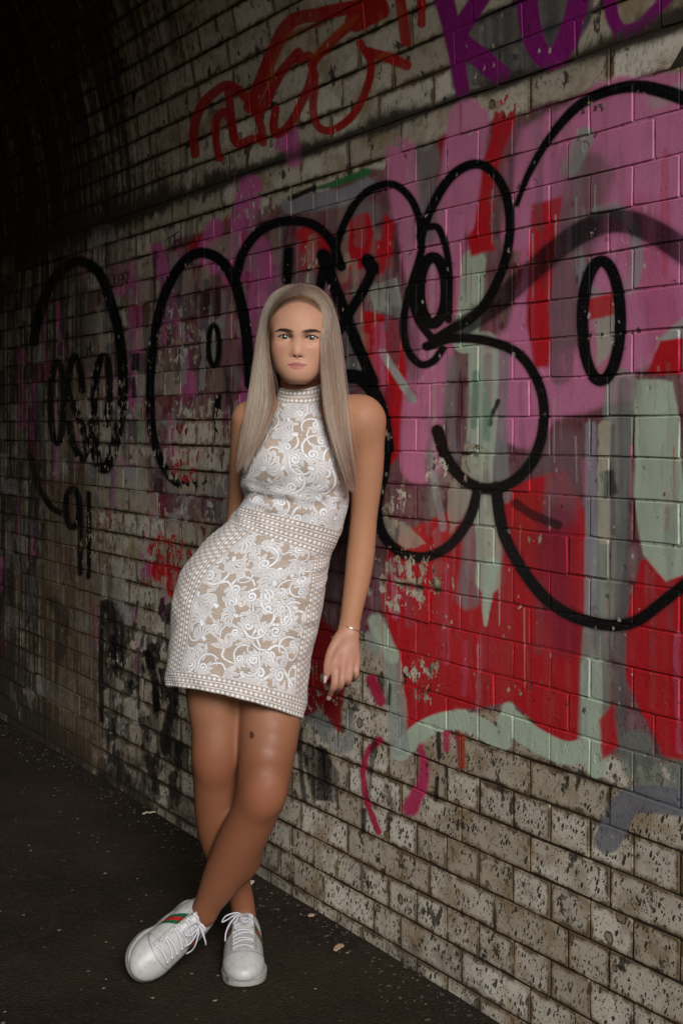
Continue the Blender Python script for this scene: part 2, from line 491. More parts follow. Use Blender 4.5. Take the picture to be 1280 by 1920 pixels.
for i in range(210):
    x, y = rp.uniform(0, 470), rp.uniform(470, 1150)
    k = (x + 900) / 1400
    L_ = rp.uniform(20, 110)
    col = [SLATE, DARK, CREAM, TAUPE, CREAM, HOT, LGREY, DARK][rp.integers(0, 8)]
    stroke([(x, y), (x + rp.normal(0, 2), y + L_)], rp.uniform(5, 20) * k, col, rp.uniform(0.5, 0.95), 1.8, rag=5, streak=0.6, spline=False)
for i in range(70):
    x, y = rp.uniform(190, 345), rp.uniform(1120, 1500)
    stroke([(x, y), (x + rp.normal(0, 4), y + rp.uniform(12, 60))], rp.uniform(5, 22), DARK, rp.uniform(0.7, 1.0), 1.2, rag=7, streak=0.3, spline=False)
for i in range(120):
    x, y = rp.uniform(420, 780), rp.uniform(380, 1080)
    col = [MAUVE, GREY, DRED, PINK, CREAM, WINE, SLATE, DARK][rp.integers(0, 8)]
    stroke([(x, y), (x + rp.normal(0, 3), y + rp.uniform(30, 150))], rp.uniform(6, 26), col, rp.uniform(0.3, 0.75), 3, rag=5, streak=0.6, spline=False)
for i in range(85):
    x, y = rp.uniform(760, 1310), rp.uniform(190, 1240)
    col = [MAUVE, GREY, MINT, LGREY, WINE, RED, (0.12, 0.10, 0.11), PINK][rp.integers(0, 8)]
    stroke([(x, y), (x + rp.normal(0, 3), y + rp.uniform(50, 260))], rp.uniform(3, 16), col, rp.uniform(0.18, 0.5), 3, rag=4, streak=0.65, spline=False)
for i in range(70):                                     # fine drips
    x, y = rp.uniform(430, 1290), rp.uniform(300, 1200)
    col = [LGREY, MINT, BLK, PINK, RED, (0.5, 0.48, 0.44)][rp.integers(0, 6)]
    stroke([(x, y), (x + rp.normal(0, 1), y + rp.uniform(40, 160))], rp.uniform(1.6, 3.2), col, rp.uniform(0.35, 0.8), 0.9, spline=False, taper=(1.2, 0.6))
poly([(275, 1010), (345, 1000), (352, 1060), (300, 1085)], RED, 1.0, 2, 8, 0.2)
poly([(318, 855), (392, 838), (388, 905), (330, 900)], (0.42, 0.012, 0.02), 1.0, 2, 9, 0.3)
poly([(560, 1190), (605, 1160), (640, 1190), (645, 1290), (640, 1385), (600, 1330), (562, 1340)], (0.30, 0.012, 0.016), 1.0, 3, 6, 0.15)
# small colour over the bare courses
stroke([(712, 1388), (690, 1410), (682, 1450), (688, 1500), (712, 1560)], 13, (0.42, 0.012, 0.06), 0.95, 2.5, rag=2)
stroke([(790, 1400), (795, 1460), (770, 1515)], 18, (0.50, 0.03, 0.12), 0.95, 5, taper=(0.6, 1.8))
stroke([(838, 1376), (838, 1405)], 13, (0.45, 0.03, 0.1), 0.9, 3)
stroke([(858, 1376), (866, 1436)], 10, (0.30, 0.02, 0.03), 0.9, 3)
stroke([(869, 1380), (871, 1440)], 8, (0.42, 0.07, 0.02), 0.85, 3)
stroke([(697, 1275), (715, 1315)], 20, (0.42, 0.012, 0.06), 0.95, 3)
stroke([(702, 1395), (694, 1450), (690, 1500)], 11, BLK, 0.85, 2, rag=2, streak=0.5)
stroke([(720, 1460), (738, 1515)], 11, BLK, 0.75, 3, rag=5, streak=0.5)
stroke([(823, 1376), (825, 1420)], 9, BLK, 0.9, 2)
stroke([(820, 1460), (818, 1500)], 8, BLK, 0.9, 2)
stroke([(731, 1285), (729, 1320)], 7, BLK, 0.8, 2)
stroke([(684, 1520), (682, 1560)], 10, BLK, 0.8, 2)
poly([(568, 1395), (615, 1400), (638, 1450), (625, 1505), (590, 1500), (575, 1450)], BLK, 0.92, 3, 6, 0.35)
stroke([(563, 1370), (566, 1450), (572, 1500)], 9, BLK, 0.8, 2)
stroke([(1140, 1575), (1175, 1510), (1230, 1500), (1500, 1540)], 52, (0.16, 0.165, 0.19), 0.9, 3)
poly([(1122, 1350), (1150, 1320), (1158, 1400), (1130, 1425)], RED, 0.9, 5, 3)
# purple letters over charcoal, high up
poly([(868, 40), (960, 10), (1010, -30), (1120, -40), (1105, 40), (1065, 105), (1000, 130), (930, 155), (850, 165), (845, 120)], CHAR, 0.9, 5, 5, 0.2)
stroke([(828, -20), (848, 60), (868, 172)], 36, PURP, 1, 2.5, taper=(1.1, 0.75))
stroke([(912, -20), (868, 48), (855, 75)], 36, PURP, 1, 2.5)
stroke([(862, 78), (905, 112), (938, 140)], 40, PURP, 1, 2.5)
stroke([(985, -20), (1000, 70), (1030, 112), (1062, 80), (1090, -20)], 40, PURP, 1, 2.5)
stroke([(1143, -20), (1148, 30), (1166, 66)], 26, PURP, 1, 3)
stroke([(1162, 62), (1205, 45), (1262, -15)], 26, PURP, 1, 3, rag=3)
# red letters
for pts, w in [
    ([(366, 288), (364, 250), (378, 200), (410, 168), (432, 160), (462, 182), (480, 205)], 18),
    ([(428, 165), (434, 215), (440, 262)], 16),
    ([(412, 296), (405, 258), (408, 222), (425, 210), (436, 235), (446, 270), (470, 262), (492, 258)], 16),
    ([(478, 205), (490, 235), (494, 268)], 15),
    ([(470, 200), (488, 160), (512, 100), (545, 42), (600, 26), (660, 14), (715, 8)], 26),
    ([(492, 205), (525, 140), (560, 98)], 18),
    ([(560, 112), (580, 104), (588, 128), (572, 180), (545, 232), (520, 252), (514, 236), (518, 205)], 16),
    ([(592, 140), (588, 200), (596, 236), (624, 244), (664, 214), (690, 160), (696, 118), (680, 88), (676, 80)], 15),
    ([(690, 98), (728, 108), (762, 122)], 20), ([(585, 120), (620, 80), (668, 38)], 18),
    ([(668, 40), (712, 18)], 40), ([(752, 0), (757, 40), (762, 78)], 20), ([(790, -10), (791, 45)], 15)]:
    stroke(pts, w, (0.36, 0.014, 0.012), 1.0, 1.6, streak=0.10)
for pts, w in [([(505, 150), (540, 70), (600, 45)], 10), ([(585, 105), (630, 66), (668, 34)], 12), ([(750, 15), (752, 40)], 14), ([(712, 108), (730, 100)], 12)]:
    stroke(pts, w, (0.42, 0.09, 0.02), 0.7, 4, rag=3, streak=0.4)
# brown cover-up, left end
poly([(132, 462), (158, 462), (162, 640), (150, 860), (120, 860), (130, 600)], BRN, 0.6, 5, 5, 0.3)
poly([(85, 900), (165, 880), (205, 1010), (195, 1140), (192, 1440), (95, 1400), (70, 1100)], BRN, 0.75, 10, 12, 0.2)
# black outlines
def black(pts, w, alpha=1.0, soft=2.2, **k):
    k.setdefault('mist', 0.35)
    stroke(pts, w * 1.16, BLK, alpha, soft, **k)
black([(64, 640), (72, 600), (90, 545), (118, 505), (150, 490), (185, 510), (208, 565), (225, 635), (231, 720), (224, 800), (205, 868), (193, 878), (180, 850), (176, 790)], 17)
black([(178, 800), (178, 730), (190, 672), (203, 680), (206, 740), (200, 795)], 13)
black([(155, 732), (152, 700), (142, 668), (130, 695), (130, 740), (150, 785), (163, 830), (156, 862), (140, 838), (130, 795)], 12)
black(ell(108, 755, 12, 76), 11)
black([(220, 640), (222, 700)], 12, 0.7)
black([(58, 855), (72, 910), (96, 950), (122, 965)], 10)
black(ell(137, 953, 13, 36), 11)
black([(150, 950), (152, 1000), (151, 1076)], 9)
black([(167, 925), (168, 1000), (167, 1082)], 8)
black([(470, 720), (462, 620), (445, 540), (418, 492), (380, 474), (345, 492), (312, 545), (292, 620), (283, 710), (284, 790), (296, 850), (322, 897), (355, 912), (386, 895), (402, 840), (410, 745)], 13, taper=(1.5, 0.9))
black(ell(402, 648, 10, 38), 9)
black([(444, 515), (458, 470), (490, 432), (535, 415), (585, 420), (622, 452), (640, 500)], 16)
black([(542, 472), (539, 525)], 17)
black([(612, 478), (600, 545)], 16)
black([(622, 505), (642, 430), (680, 367), (732, 345), (770, 372), (788, 420), (790, 470), (770, 540), (757, 605), (764, 655), (788, 683), (812, 678), (830, 655)], 13)
black([(790, 445), (812, 385), (850, 328), (898, 308), (938, 340), (956, 400), (950, 480), (920, 555), (882, 598), (840, 622), (812, 640)], 16)
black(ell(812, 545, 25, 62), 19)
black([(803, 425), (826, 432), (842, 500), (842, 600)], 12)
black([(770, 545), (785, 600), (815, 640)], 14)
black([(970, 384), (990, 330), (1032, 258), (1092, 194), (1165, 165), (1230, 168), (1320, 205), (1430, 300)], 17, taper=(0.5, 1.7))
black([(860, 618), (930, 570), (1010, 498), (1080, 442), (1150, 415), (1220, 432), (1320, 500), (1430, 600)], 32, 0.90, 5, streak=0.15, taper=(1.0, 1.4))
black(ell(1128, 602, 36, 112), 20)
black([(800, 650), (850, 635), (915, 640), (975, 666), (1012, 725), (1020, 790), (1004, 855), (965, 902), (915, 917), (872, 900), (838, 860), (820, 808)], 17, taper=(0.9, 1.2))
black([(897, 915), (880, 975), (842, 1025), (790, 1046), (748, 1034), (718, 1000), (708, 950), (722, 880), (726, 820)], 17)
black([(931, 915), (945, 1000), (988, 1080), (1042, 1138), (1110, 1168), (1180, 1170), (1240, 1132), (1320, 1060), (1420, 930)], 20)
black([(606, 478), (640, 570), (668, 640), (700, 715)], 20)
black([(702, 500), (690, 530), (660, 580), (636, 620)], 17)
black([(690, 488), (700, 505)], 22)
black([(640, 705), (680, 712), (712, 760), (726, 840)], 24)
black([(880, 955), (975, 950), (1045, 985)], 5, 0.0)
black([(968, 945), (1000, 965), (1045, 985)], 13, 0.75, rag=3)
# blacks of the lower left
black([(194, 1130), (190, 1240), (192, 1350)], 8, 0.9)
black([(206, 1135), (222, 1190), (215, 1260)], 20, 0.85, rag=6, streak=0.3)
black([(230, 1190), (222, 1250), (250, 1280)], 22, 0.85, rag=7, streak=0.3)
black([(275, 1225), (290, 1270), (295, 1330)], 12, 0.9)
black([(330, 1280), (330, 1320)], 10, 0.9)
black([(205, 1380), (225, 1330), (235, 1390)], 18, 0.7, rag=8, streak=0.4)
black([(268, 1340), (275, 1400), (262, 1440)], 12, 0.7, rag=6, streak=0.4)
black([(100, 1130), (118, 1160), (112, 1230)], 18, 0.6, 6, rag=6)
black([(165, 560), (160, 640), (172, 680)], 34, 0.55, 10, rag=8, streak=0.3)
# small marker tags
mk = lambda pts, w=2.2: stroke(pts, w, BLK, 0.9, 1.0, spline=False)
mk([(205, 516), (206, 539), (211, 537)]); mk([(214, 515), (215, 539)]); mk([(219, 515), (215, 527), (221, 538)])
stroke(ell(227, 525, 4.2, 12), 2.2, BLK, 0.9, 1.0); mk([(223, 525), (231, 524)])
mk([(240, 514), (236, 509), (232, 513), (233, 521), (239, 531)]); mk([(240, 514), (242, 509), (240.5, 522), (239, 531)])
mk([(312, 450), (336, 434)], 2.6); mk([(318, 446), (320, 458)], 2.6); mk([(328, 440), (329, 468)], 2.6); mk([(328, 453), (338, 449)], 2.6); mk([(340, 436), (341, 459)], 2.4); mk([(336, 461), (344, 455)], 2.4)
mk([(411, 316), (410, 331)], 1.6); stroke(ell(413, 319, 4, 5), 1.4, BLK, 0.7, 1); stroke(ell(427, 322, 4, 9), 1.6, BLK, 0.7, 1)

# ---- wear (paint flaking), grime, speckle
X_, Y_ = GX, GY
def blob(cx, cy, rx, ry, amt):
    d = ((X_ - cx) / rx) ** 2 + ((Y_ - cy) / ry) ** 2
    np.maximum(WEAR, (amt * np.exp(-d * 1.2)).astype(np.float32), out=WEAR)
for b in [(770, 1090, 140, 120, 0.68), (740, 950, 60, 90, 0.6), (820, 880, 70, 90, 0.55), (790, 1270, 80, 80, 0.70), (980, 1290, 90, 40, 0.5), (1000, 1010, 60, 60, 0.5), (380, 850, 120, 160, 0.85),
          (360, 1020, 120, 120, 0.8), (340, 640, 90, 140, 0.62), (580, 500, 60, 60, 0.55), (960, 190, 120, 50, 0.75), (720, 270, 120, 40, 0.6),
          (1120, 200, 60, 40, 0.55), (1180, 70, 90, 40, 0.55), (1130, 640, 40, 60, 0.6), (1255, 1440, 40, 60, 0.6), (880, 860, 50, 70, 0.7),
          (990, 390, 60, 30, 0.45), (200, 800, 160, 200, 0.6), (250, 1000, 140, 120, 0.8), (600, 1280, 80, 120, 0.6), (900, 1190, 60, 40, 0.4), (720, 800, 40, 120, 0.45),
          (480, 380, 140, 60, 0.55), (980, 1010, 70, 60, 0.4), (740, 1450, 150, 120, 0.3), (240, 1250, 140, 150, 0.45)]:
    blob(*b)
WEAR = np.maximum(WEAR, 0.24)
GRIME = np.zeros((NTT, NS), np.float32)
tt = gt[:, None]
# dirt gathered under and over the springing joint and along the foot of the wall; streaky darkening up the vault and towards the inner end
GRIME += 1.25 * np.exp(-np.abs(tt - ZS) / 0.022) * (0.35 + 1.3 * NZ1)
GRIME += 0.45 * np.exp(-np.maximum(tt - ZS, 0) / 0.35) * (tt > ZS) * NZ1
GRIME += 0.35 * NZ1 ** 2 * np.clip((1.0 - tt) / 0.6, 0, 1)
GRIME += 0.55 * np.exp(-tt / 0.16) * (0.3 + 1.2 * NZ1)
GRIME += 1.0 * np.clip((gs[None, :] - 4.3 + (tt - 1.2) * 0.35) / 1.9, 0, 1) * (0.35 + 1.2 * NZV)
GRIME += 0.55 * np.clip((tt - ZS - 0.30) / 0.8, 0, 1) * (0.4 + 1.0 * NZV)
EDGE_ = np.zeros((NTT, NS), np.float32)          # how far inside its brick a point lies, 18 mm and over = 1
BRK = np.full((NTT, NS), 0.5, np.float32)
for (k, s0, s1, t0, t1, r) in LOW + VAULT:
    i0, i1 = int((s0 - TS0) / TX), int((s1 - TS0) / TX)
    j0, j1 = int((t0 - TT0) / TX), int((t1 - TT0) / TX)
    if i1 > 0 and i0 < NS and j1 > 0 and j0 < NTT:
        BRK[max(0, j0):j1, max(0, i0):i1] = r
        js, is_ = slice(max(0, j0), min(j1, NTT)), slice(max(0, i0), min(i1, NS))
        ds = np.minimum(gs[is_] - s0, s1 - gs[is_])[None, :]; dt = np.minimum(gt[js] - t0, t1 - gt[js])[:, None]
        EDGE_[js, is_] = np.clip(np.minimum(ds, dt) / 0.018, 0, 1)

def make_image(name, arr):
    im = bpy.data.images.new(name, width=arr.shape[1], height=arr.shape[0], alpha=True, float_buffer=True)
    im.colorspace_settings.name = 'Non-Color'
    im.alpha_mode = 'CHANNEL_PACKED'
    im.pixels.foreach_set(np.ascontiguousarray(arr, dtype=np.float32).ravel())
    im.update()
    im.pack()
    return im
IM_PAINT = make_image('spray_paint', PAINT)
IM_WEAR = make_image('wall_wear', np.stack([WEAR, np.clip(GRIME, 0, 1.5), EDGE_, BRK], -1))
del PAINT, WEAR, GRIME, EDGE_, BRK, GX, GY, NZ1, NZ2, NZV, X_, Y_

def wall_coords(t):
    """(s, t) of the wall from the position in space"""
    pos = t.n('ShaderNodeNewGeometry').outputs['Position']
    def dot(v):
        nd = t.n('ShaderNodeVectorMath', operation='DOT_PRODUCT')
        t.put(nd.inputs[0], pos); nd.inputs[1].default_value = tuple(v)
        return nd.outputs['Value']
    s = t.math('SUBTRACT', dot(D), float(P0 @ D))
    inn = t.math('SUBTRACT', dot(NIN), float(P0 @ NIN))
    z = dot(UP)
    zz = t.math('SUBTRACT', z, ZS)
    ang = t.math('ARCTAN2', t.math('MAXIMUM', zz, 0.0), t.math('SUBTRACT', RV, inn))
    tt_ = t.math('ADD', t.math('MINIMUM', z, ZS), t.math('MULTIPLY', ang, RV))
    return pos, s, tt_

def brick_material(name, mortar=False):
    t = NT(name)
    pos, s, tt_ = wall_coords(t)
    uv = t.xyz(t.math('DIVIDE', t.math('SUBTRACT', s, TS0), TS1 - TS0), t.math('DIVIDE', t.math('SUBTRACT', tt_, TT0), TT1 - TT0), 0.0)
    def img(im, interp='Linear'):
        nd = t.n('ShaderNodeTexImage', image=im, interpolation=interp, extension='EXTEND')
        t.put(nd.inputs[0], uv)
        return nd
    ip = img(IM_PAINT); iw = img(IM_WEAR)
    sep = t.n('ShaderNodeSeparateColor'); t.put(sep.inputs[0], iw.outputs[0])
    wear, grime, inside = sep.outputs[0], sep.outputs[1], sep.outputs[2]
    speck = t.step(tt_, 0.98, 0.55, 0.30, 1.0)
    st = t.xyz(s, tt_, 0.0)
    stv = t.xyz(s, t.math('MULTIPLY', tt_, 0.22), 0.0)          # runs drawn out downwards
    std = t.xyz(t.math('ADD', t.math('MULTIPLY', s, 1.4), t.math('MULTIPLY', tt_, 0.4)), t.math('MULTIPLY', tt_, 0.75), 0.0)
    n_big = t.noise(st, 9.0, 5.0, 0.6)
    n_mid = t.noise(st, 34.0, 6.0, 0.62)
    n_fine = t.noise(st, 240.0, 4.0, 0.6)
    n_run = t.noise(stv, 42.0, 6.0, 0.65)
    if mortar:
        base = t.mix(t.step(n_mid, 0.3, 0.7), (0.020, 0.016, 0.012), (0.06, 0.048, 0.035))
        hgt = t.math('ADD', n_mid, t.math('MULTIPLY', n_fine, 0.6))
    else:
        rnd = iw.outputs[1]
        base = t.mix(rnd, (0.40, 0.345, 0.265), (0.66, 0.605, 0.51))
        base = t.mix(t.math('MULTIPLY', t.step(n_big, 0.45, 0.68), 0.75), base, (0.24, 0.165, 0.085))
        base = t.mix(t.math('MULTIPLY', t.step(n_mid, 0.55, 0.8), 0.45), base, (0.56, 0.52, 0.45))
        # speckle: many small dark pocks, drawn out, denser low on the wall
        v1 = t.voro(std, 95.0)
        r1 = t.n('ShaderNodeSeparateColor'); t.put(r1.inputs[0], v1.outputs['Color'])
        sz = t.math('MULTIPLY', t.math('POWER', r1.outputs[0], 2.2), 0.62)
        dd = t.math('ADD', v1.outputs['Distance'], t.math('MULTIPLY', t.math('SUBTRACT', n_fine, 0.5), 0.35))
        v3 = t.voro(t.xyz(t.math('ADD', t.math('MULTIPLY', s, 1.1), t.math('MULTIPLY', n_mid, 0.03)), t.math('ADD', t.math('MULTIPLY', tt_, 0.8), t.math('MULTIPLY', n_big, 0.02)), 0.0), 230.0)
        r3 = t.n('ShaderNodeSeparateColor'); t.put(r3.inputs[0], v3.outputs['Color'])
        sp3 = t.step(t.math('SUBTRACT', t.math('MULTIPLY', t.math('POWER', r3.outputs[1], 2.0), 0.6), v3.outputs['Distance']), -0.02, 0.10)
        patch = t.step(t.math('ADD', t.noise(st, 16.0, 3.0, 0.6), t.math('MULTIPLY', t.math('SUBTRACT', rnd, 0.5), 0.16)), 0.24, 0.48)
        sp1 = t.math('MULTIPLY', t.math('MAXIMUM', t.step(t.math('SUBTRACT', sz, dd), -0.03, 0.06), sp3), t.math('MULTIPLY', speck, patch))
        v2 = t.voro(st, 21.0)
        r2 = t.n('ShaderNodeSeparateColor'); t.put(r2.inputs[0], v2.outputs['Color'])
        big = t.math('MULTIPLY', t.math('MAXIMUM', t.math('SUBTRACT', r2.outputs[1], 0.72), 0.0), 1.15)
        d2 = t.math('ADD', v2.outputs['Distance'], t.math('MULTIPLY', t.math('SUBTRACT', n_mid, 0.5), 0.30))
        pit = t.math('SUBTRACT', big, d2)
        pit_in = t.step(pit, -0.01, 0.03)
        ring = t.math('MULTIPLY', pit_in, t.step(pit, 0.10, 0.035))
        base = t.mix(t.math('MULTIPLY', pit_in, 0.75), base, (0.17, 0.125, 0.08))
        base = t.mix(t.math('MULTIPLY', ring, 0.85), base, (0.025, 0.02, 0.016))
        base = t.mix(t.math('MULTIPLY', sp1, 0.93), base, (0.022, 0.017, 0.013))
        run = t.math('MULTIPLY', t.step(n_run, 0.57, 0.72), t.math('ADD', 0.10, t.math('MULTIPLY', speck, 0.50)))
        base = t.mix(run, base, (0.06, 0.045, 0.03))
        hgt = t.math('SUBTRACT', t.math('ADD', t.math('MULTIPLY', n_mid, 0.35), t.math('MULTIPLY', n_fine, 0.12)), t.math('ADD', t.math('MULTIPLY', pit_in, 0.9), t.math('MULTIPLY', sp1, 0.6)))
    # dirt creeping in from the joints, ragged
    if not mortar:
        ed = t.math('ADD', inside, t.math('MULTIPLY', t.math('SUBTRACT', n_mid, 0.5), 1.7))
        ed = t.math('ADD', ed, t.math('MULTIPLY', t.math('SUBTRACT', n_big, 0.5), 1.5))
        base = t.mix(t.math('MULTIPLY', t.step(ed, 0.36, 0.14), 0.94), base, (0.030, 0.023, 0.016))
        base = t.mix(t.math('MULTIPLY', t.step(ed, 0.75, 0.3), 0.55), base, (0.17, 0.115, 0.06))
        blot = t.noise(t.xyz(s, t.math('MULTIPLY', tt_, 0.6), 3.0), 19.0, 7.0, 0.68)
        base = t.mix(t.math('MULTIPLY', t.step(blot, 0.585, 0.615), 0.88), base, (0.026, 0.021, 0.017))
    # grime
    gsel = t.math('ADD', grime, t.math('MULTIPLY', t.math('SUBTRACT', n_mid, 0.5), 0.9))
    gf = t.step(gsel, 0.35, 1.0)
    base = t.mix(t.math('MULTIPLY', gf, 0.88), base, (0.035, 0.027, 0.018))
    # paint with flakes off it
    flake_n = t.math('ADD', t.math('MULTIPLY', t.noise(st, 26.0, 8.0, 0.68, 0.3), 0.75), t.math('MULTIPLY', t.noise(stv, 60.0, 5.0, 0.6), 0.35))
    thr = t.math('SUBTRACT', 0.80, t.math('MULTIPLY', wear, 0.38))
    keep = t.step(flake_n, thr, t.math('ADD', thr, -0.012))
    cov = t.math('MULTIPLY', ip.outputs[1], keep)
    if mortar:
        cov = t.math('MULTIPLY', cov, t.step(t.noise(st, 55.0, 5.0), 0.66, 0.50, 0.45, 1.0))
    pc = t.mix(t.math('MULTIPLY', t.step(n_big, 0.35, 0.7), 0.25), ip.outputs[0], t.mix(1.0, ip.outputs[0], (0.62, 0.55, 0.55), 'MULTIPLY'))
    pc = t.mix(t.math('MULTIPLY', t.step(n_run, 0.5, 0.7), 0.26), pc, t.mix(1.0, pc, (0.42, 0.36, 0.36), 'MULTIPLY'))
    pc = t.mix(t.math('MULTIPLY', t.step(n_fine, 0.60, 0.72), 0.34), pc, (0.36, 0.33, 0.32))
    col = t.mix(cov, base, pc)
    # small knocks through the paint, pale or dark
    vk = t.voro(t.xyz(t.math('ADD', s, t.math('MULTIPLY', n_mid, 0.02)), t.math('ADD', t.math('MULTIPLY', tt_, 0.8), t.math('MULTIPLY', n_big, 0.03)), 7.0), 62.0)
    rk = t.n('ShaderNodeSeparateColor'); t.put(rk.inputs[0], vk.outputs['Color'])
    kd = t.math('ADD', vk.outputs['Distance'], t.math('MULTIPLY', t.math('SUBTRACT', n_fine, 0.5), 0.5))
    knock = t.step(t.math('SUBTRACT', t.math('MULTIPLY', t.math('MAXIMUM', t.math('SUBTRACT', rk.outputs[0], 0.80), 0.0), 1.9), kd), -0.02, 0.05)
    knock = t.math('MULTIPLY', knock, t.step(t.noise(st, 5.0, 3.0), 0.38, 0.60, 0.25, 1.0))
    pc = t.mix(t.math('MULTIPLY', knock, 0.85), pc, t.mix(t.step(rk.outputs[2], 0.50, 0.52), (0.48, 0.44, 0.37), (0.03, 0.024, 0.02)))
    col = t.mix(cov, base, pc)
    # settled dirt over everything, thin
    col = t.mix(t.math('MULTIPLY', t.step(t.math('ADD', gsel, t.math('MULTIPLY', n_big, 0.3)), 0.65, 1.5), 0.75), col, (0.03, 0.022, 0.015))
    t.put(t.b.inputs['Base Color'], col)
    t.put(t.b.inputs['Roughness'], t.math('ADD', t.step(n_mid, 0.3, 0.8, 0.40, 0.62), t.math('MULTIPLY', gf, 0.3)))
    t.b.inputs['Specular IOR Level'].default_value = 0.22
    h = t.math('ADD', hgt, t.math('MULTIPLY', cov, 0.28))
    t.put(t.b.inputs['Normal'], t.bump(h, 0.55, 0.0018))
    return t.m
M_BRICK = brick_material('glazed_brick')
M_MORT = brick_material('mortar', True)

# ---- brick shapes: a worn outline, an arris that is rounded off, sides running back into the bed
def brick_shape(L, H, seed, joint=0.0042, dep=0.02):
    r = np.random.default_rng(seed)
    a, b = L / 2 - joint / 2, H / 2 - joint / 2
    c = 0.0022
    out = [(-a + c, -b), (0, -b), (a - c, -b), (a, -b + c), (a, b - c), (a - c, b), (0, b), (-a + c, b), (-a, b - c), (-a, -b + c)]
    out = np.array(out) + r.normal(0, 0.0009, (10, 2))
    if r.random() < 0.35:                                     # a chipped corner
        j = r.choice([2, 3, 4, 5, 7, 8]); out[j] *= 1 - 0.05 * r.random()
    inn = out * np.array([1 - 0.0013 / a, 1 - 0.0013 / b])
    v = [(x, 0.0, z) for x, z in inn] + [(x, -0.0012, z) for x, z in out] + [(x, -dep, z) for x, z in out]
    f = [tuple(range(10))]
    for k in (0, 10):
        for i in range(10):
            j = (i + 1) % 10
            f.append((k + i, k + 10 + i, k + 10 + j, k + j))
    return np.array(v), f
def brick_basis(s, t):
    phi = (t - ZS) / RV if t > ZS else 0.0
    n = NIN * math.cos(phi) - UP * math.sin(phi)
    u = NIN * math.sin(phi) + UP * math.cos(phi)
    return -D, n, u

def view_size(s, t):
    p = wall_pt(s, t); d = p - np.array([0, 0, CAMH])
    x = HX + F * p[0] / p[1]; y = HY - F * (p[2] - CAMH) / p[1]
    inside = -60 < x < 1340 and -60 < y < 1980
    return inside, F / p[1]

def build_bricks(root, bricks, seed):
    r = np.random.default_rng(seed)
    vis, rest = [], []
    for b in bricks:
        s, t = (b[1] + b[2]) / 2, (b[3] + b[4]) / 2
        ok, sz = view_size(s, t)
        (vis if ok else rest).append((sz * sz * (b[2] - b[1]) , b))
    vis.sort(key=lambda q: -q[0])
    one, many = [b for _, b in vis[:298]], [b for _, b in vis[298:]] + [b for _, b in rest]
    cache = {}
    def shape(L, H, i):
        key = (round(L, 3), i)
        if key not in cache:
            cache[key] = brick_shape(L, H, 1000 + len(cache))
        return cache[key]
    meshes = {}
    for b in one:
        L, H = b[2] - b[1], b[4] - b[3]
        key = (round(L, 2), int(r.integers(0, 6)))
        if key not in meshes:
            v, f = brick_shape(key[0] if abs(key[0] - L) < 0.0005 else L, H, 50 + len(meshes))
            me = bpy.data.meshes.new('brick')
            me.from_pydata([tuple(q) for q in v], [], f); me.materials.append(M_BRICK)
            meshes[key] = (me, L)
        me, L0 = meshes[key]
        o = bpy.data.objects.new('brick', me)
        s, t = (b[1] + b[2]) / 2, (b[3] + b[4]) / 2
        ex, ey, ez = brick_basis(s, t)
        p = wall_pt(s, t, 0.0014 + r.normal(0, 0.0006))
        tw = r.normal(0, 0.007, 2)
        ey = ey + ex * tw[0] + ez * tw[1]; ey /= np.linalg.norm(ey)
        ex = np.cross(ey, ez); ex /= np.linalg.norm(ex); ez = np.cross(ex, ey)
        M = Matrix(((ex[0] * L / L0, ey[0], ez[0], p[0]), (ex[1] * L / L0, ey[1], ez[1], p[1]), (ex[2] * L / L0, ey[2], ez[2], p[2]), (0, 0, 0, 1)))
        link(o)
        o.parent = root
        o.matrix_parent_inverse = Matrix.Translation(-Vector(root.location))
        o.matrix_basis = M
    V, Fc, n = [], [], 0
    for b in many:
        L, H = b[2] - b[1], b[4] - b[3]
        v, f = shape(L, H, int(r.integers(0, 6)))
        s, t = (b[1] + b[2]) / 2, (b[3] + b[4]) / 2
        ex, ey, ez = brick_basis(s, t)
        p = wall_pt(s, t, 0.0014 + r.normal(0, 0.0007))
        V.append(v[:, :1] * ex + v[:, 1:2] * ey + v[:, 2:] * ez + p)
        Fc += [tuple(i + n for i in q) for q in f]; n += len(v)
    o = mesh_obj('brickwork', np.vstack(V), Fc, M_BRICK, root, smooth=False)
    tag(o, kind='stuff')

def sheet(name, ss, ts, off, mat, parent):
    S, T = np.meshgrid(ss, ts)
    P = wall_pt(S, T, off).reshape(-1, 3)
    n, m = len(ts), len(ss)
    idx = np.arange(n * m).reshape(n, m)
    f = np.stack([idx[:-1, :-1], idx[1:, :-1], idx[1:, 1:], idx[:-1, 1:]], -1).reshape(-1, 4)
    return mesh_obj(name, P, f, mat, parent)

wall = empty('brick_wall', tuple(P0 + 4 * D))
tag(wall, 'cream glazed brick tunnel wall covered in pink, red and black graffiti', 'wall', kind='thing')
sheet('mortar', np.linspace(S_A - 0.3, S_B, 60), np.linspace(-0.1, ZS, 20), -0.0008, M_MORT, wall)
build_bricks(wall, LOW, 3)
vault = empty('brick_vault', tuple(wall_pt(4.0, ZS)))
tag(vault, 'curved brick tunnel vault above the wall, with red and purple spray letters', 'vault', kind='thing')
sheet('mortar', np.linspace(S_A - 0.3, S_B, 60), np.linspace(ZS, ZS + 22 * CH + 0.006, 40), -0.0008, M_MORT, vault)
build_bricks(vault, VAULT, 4)

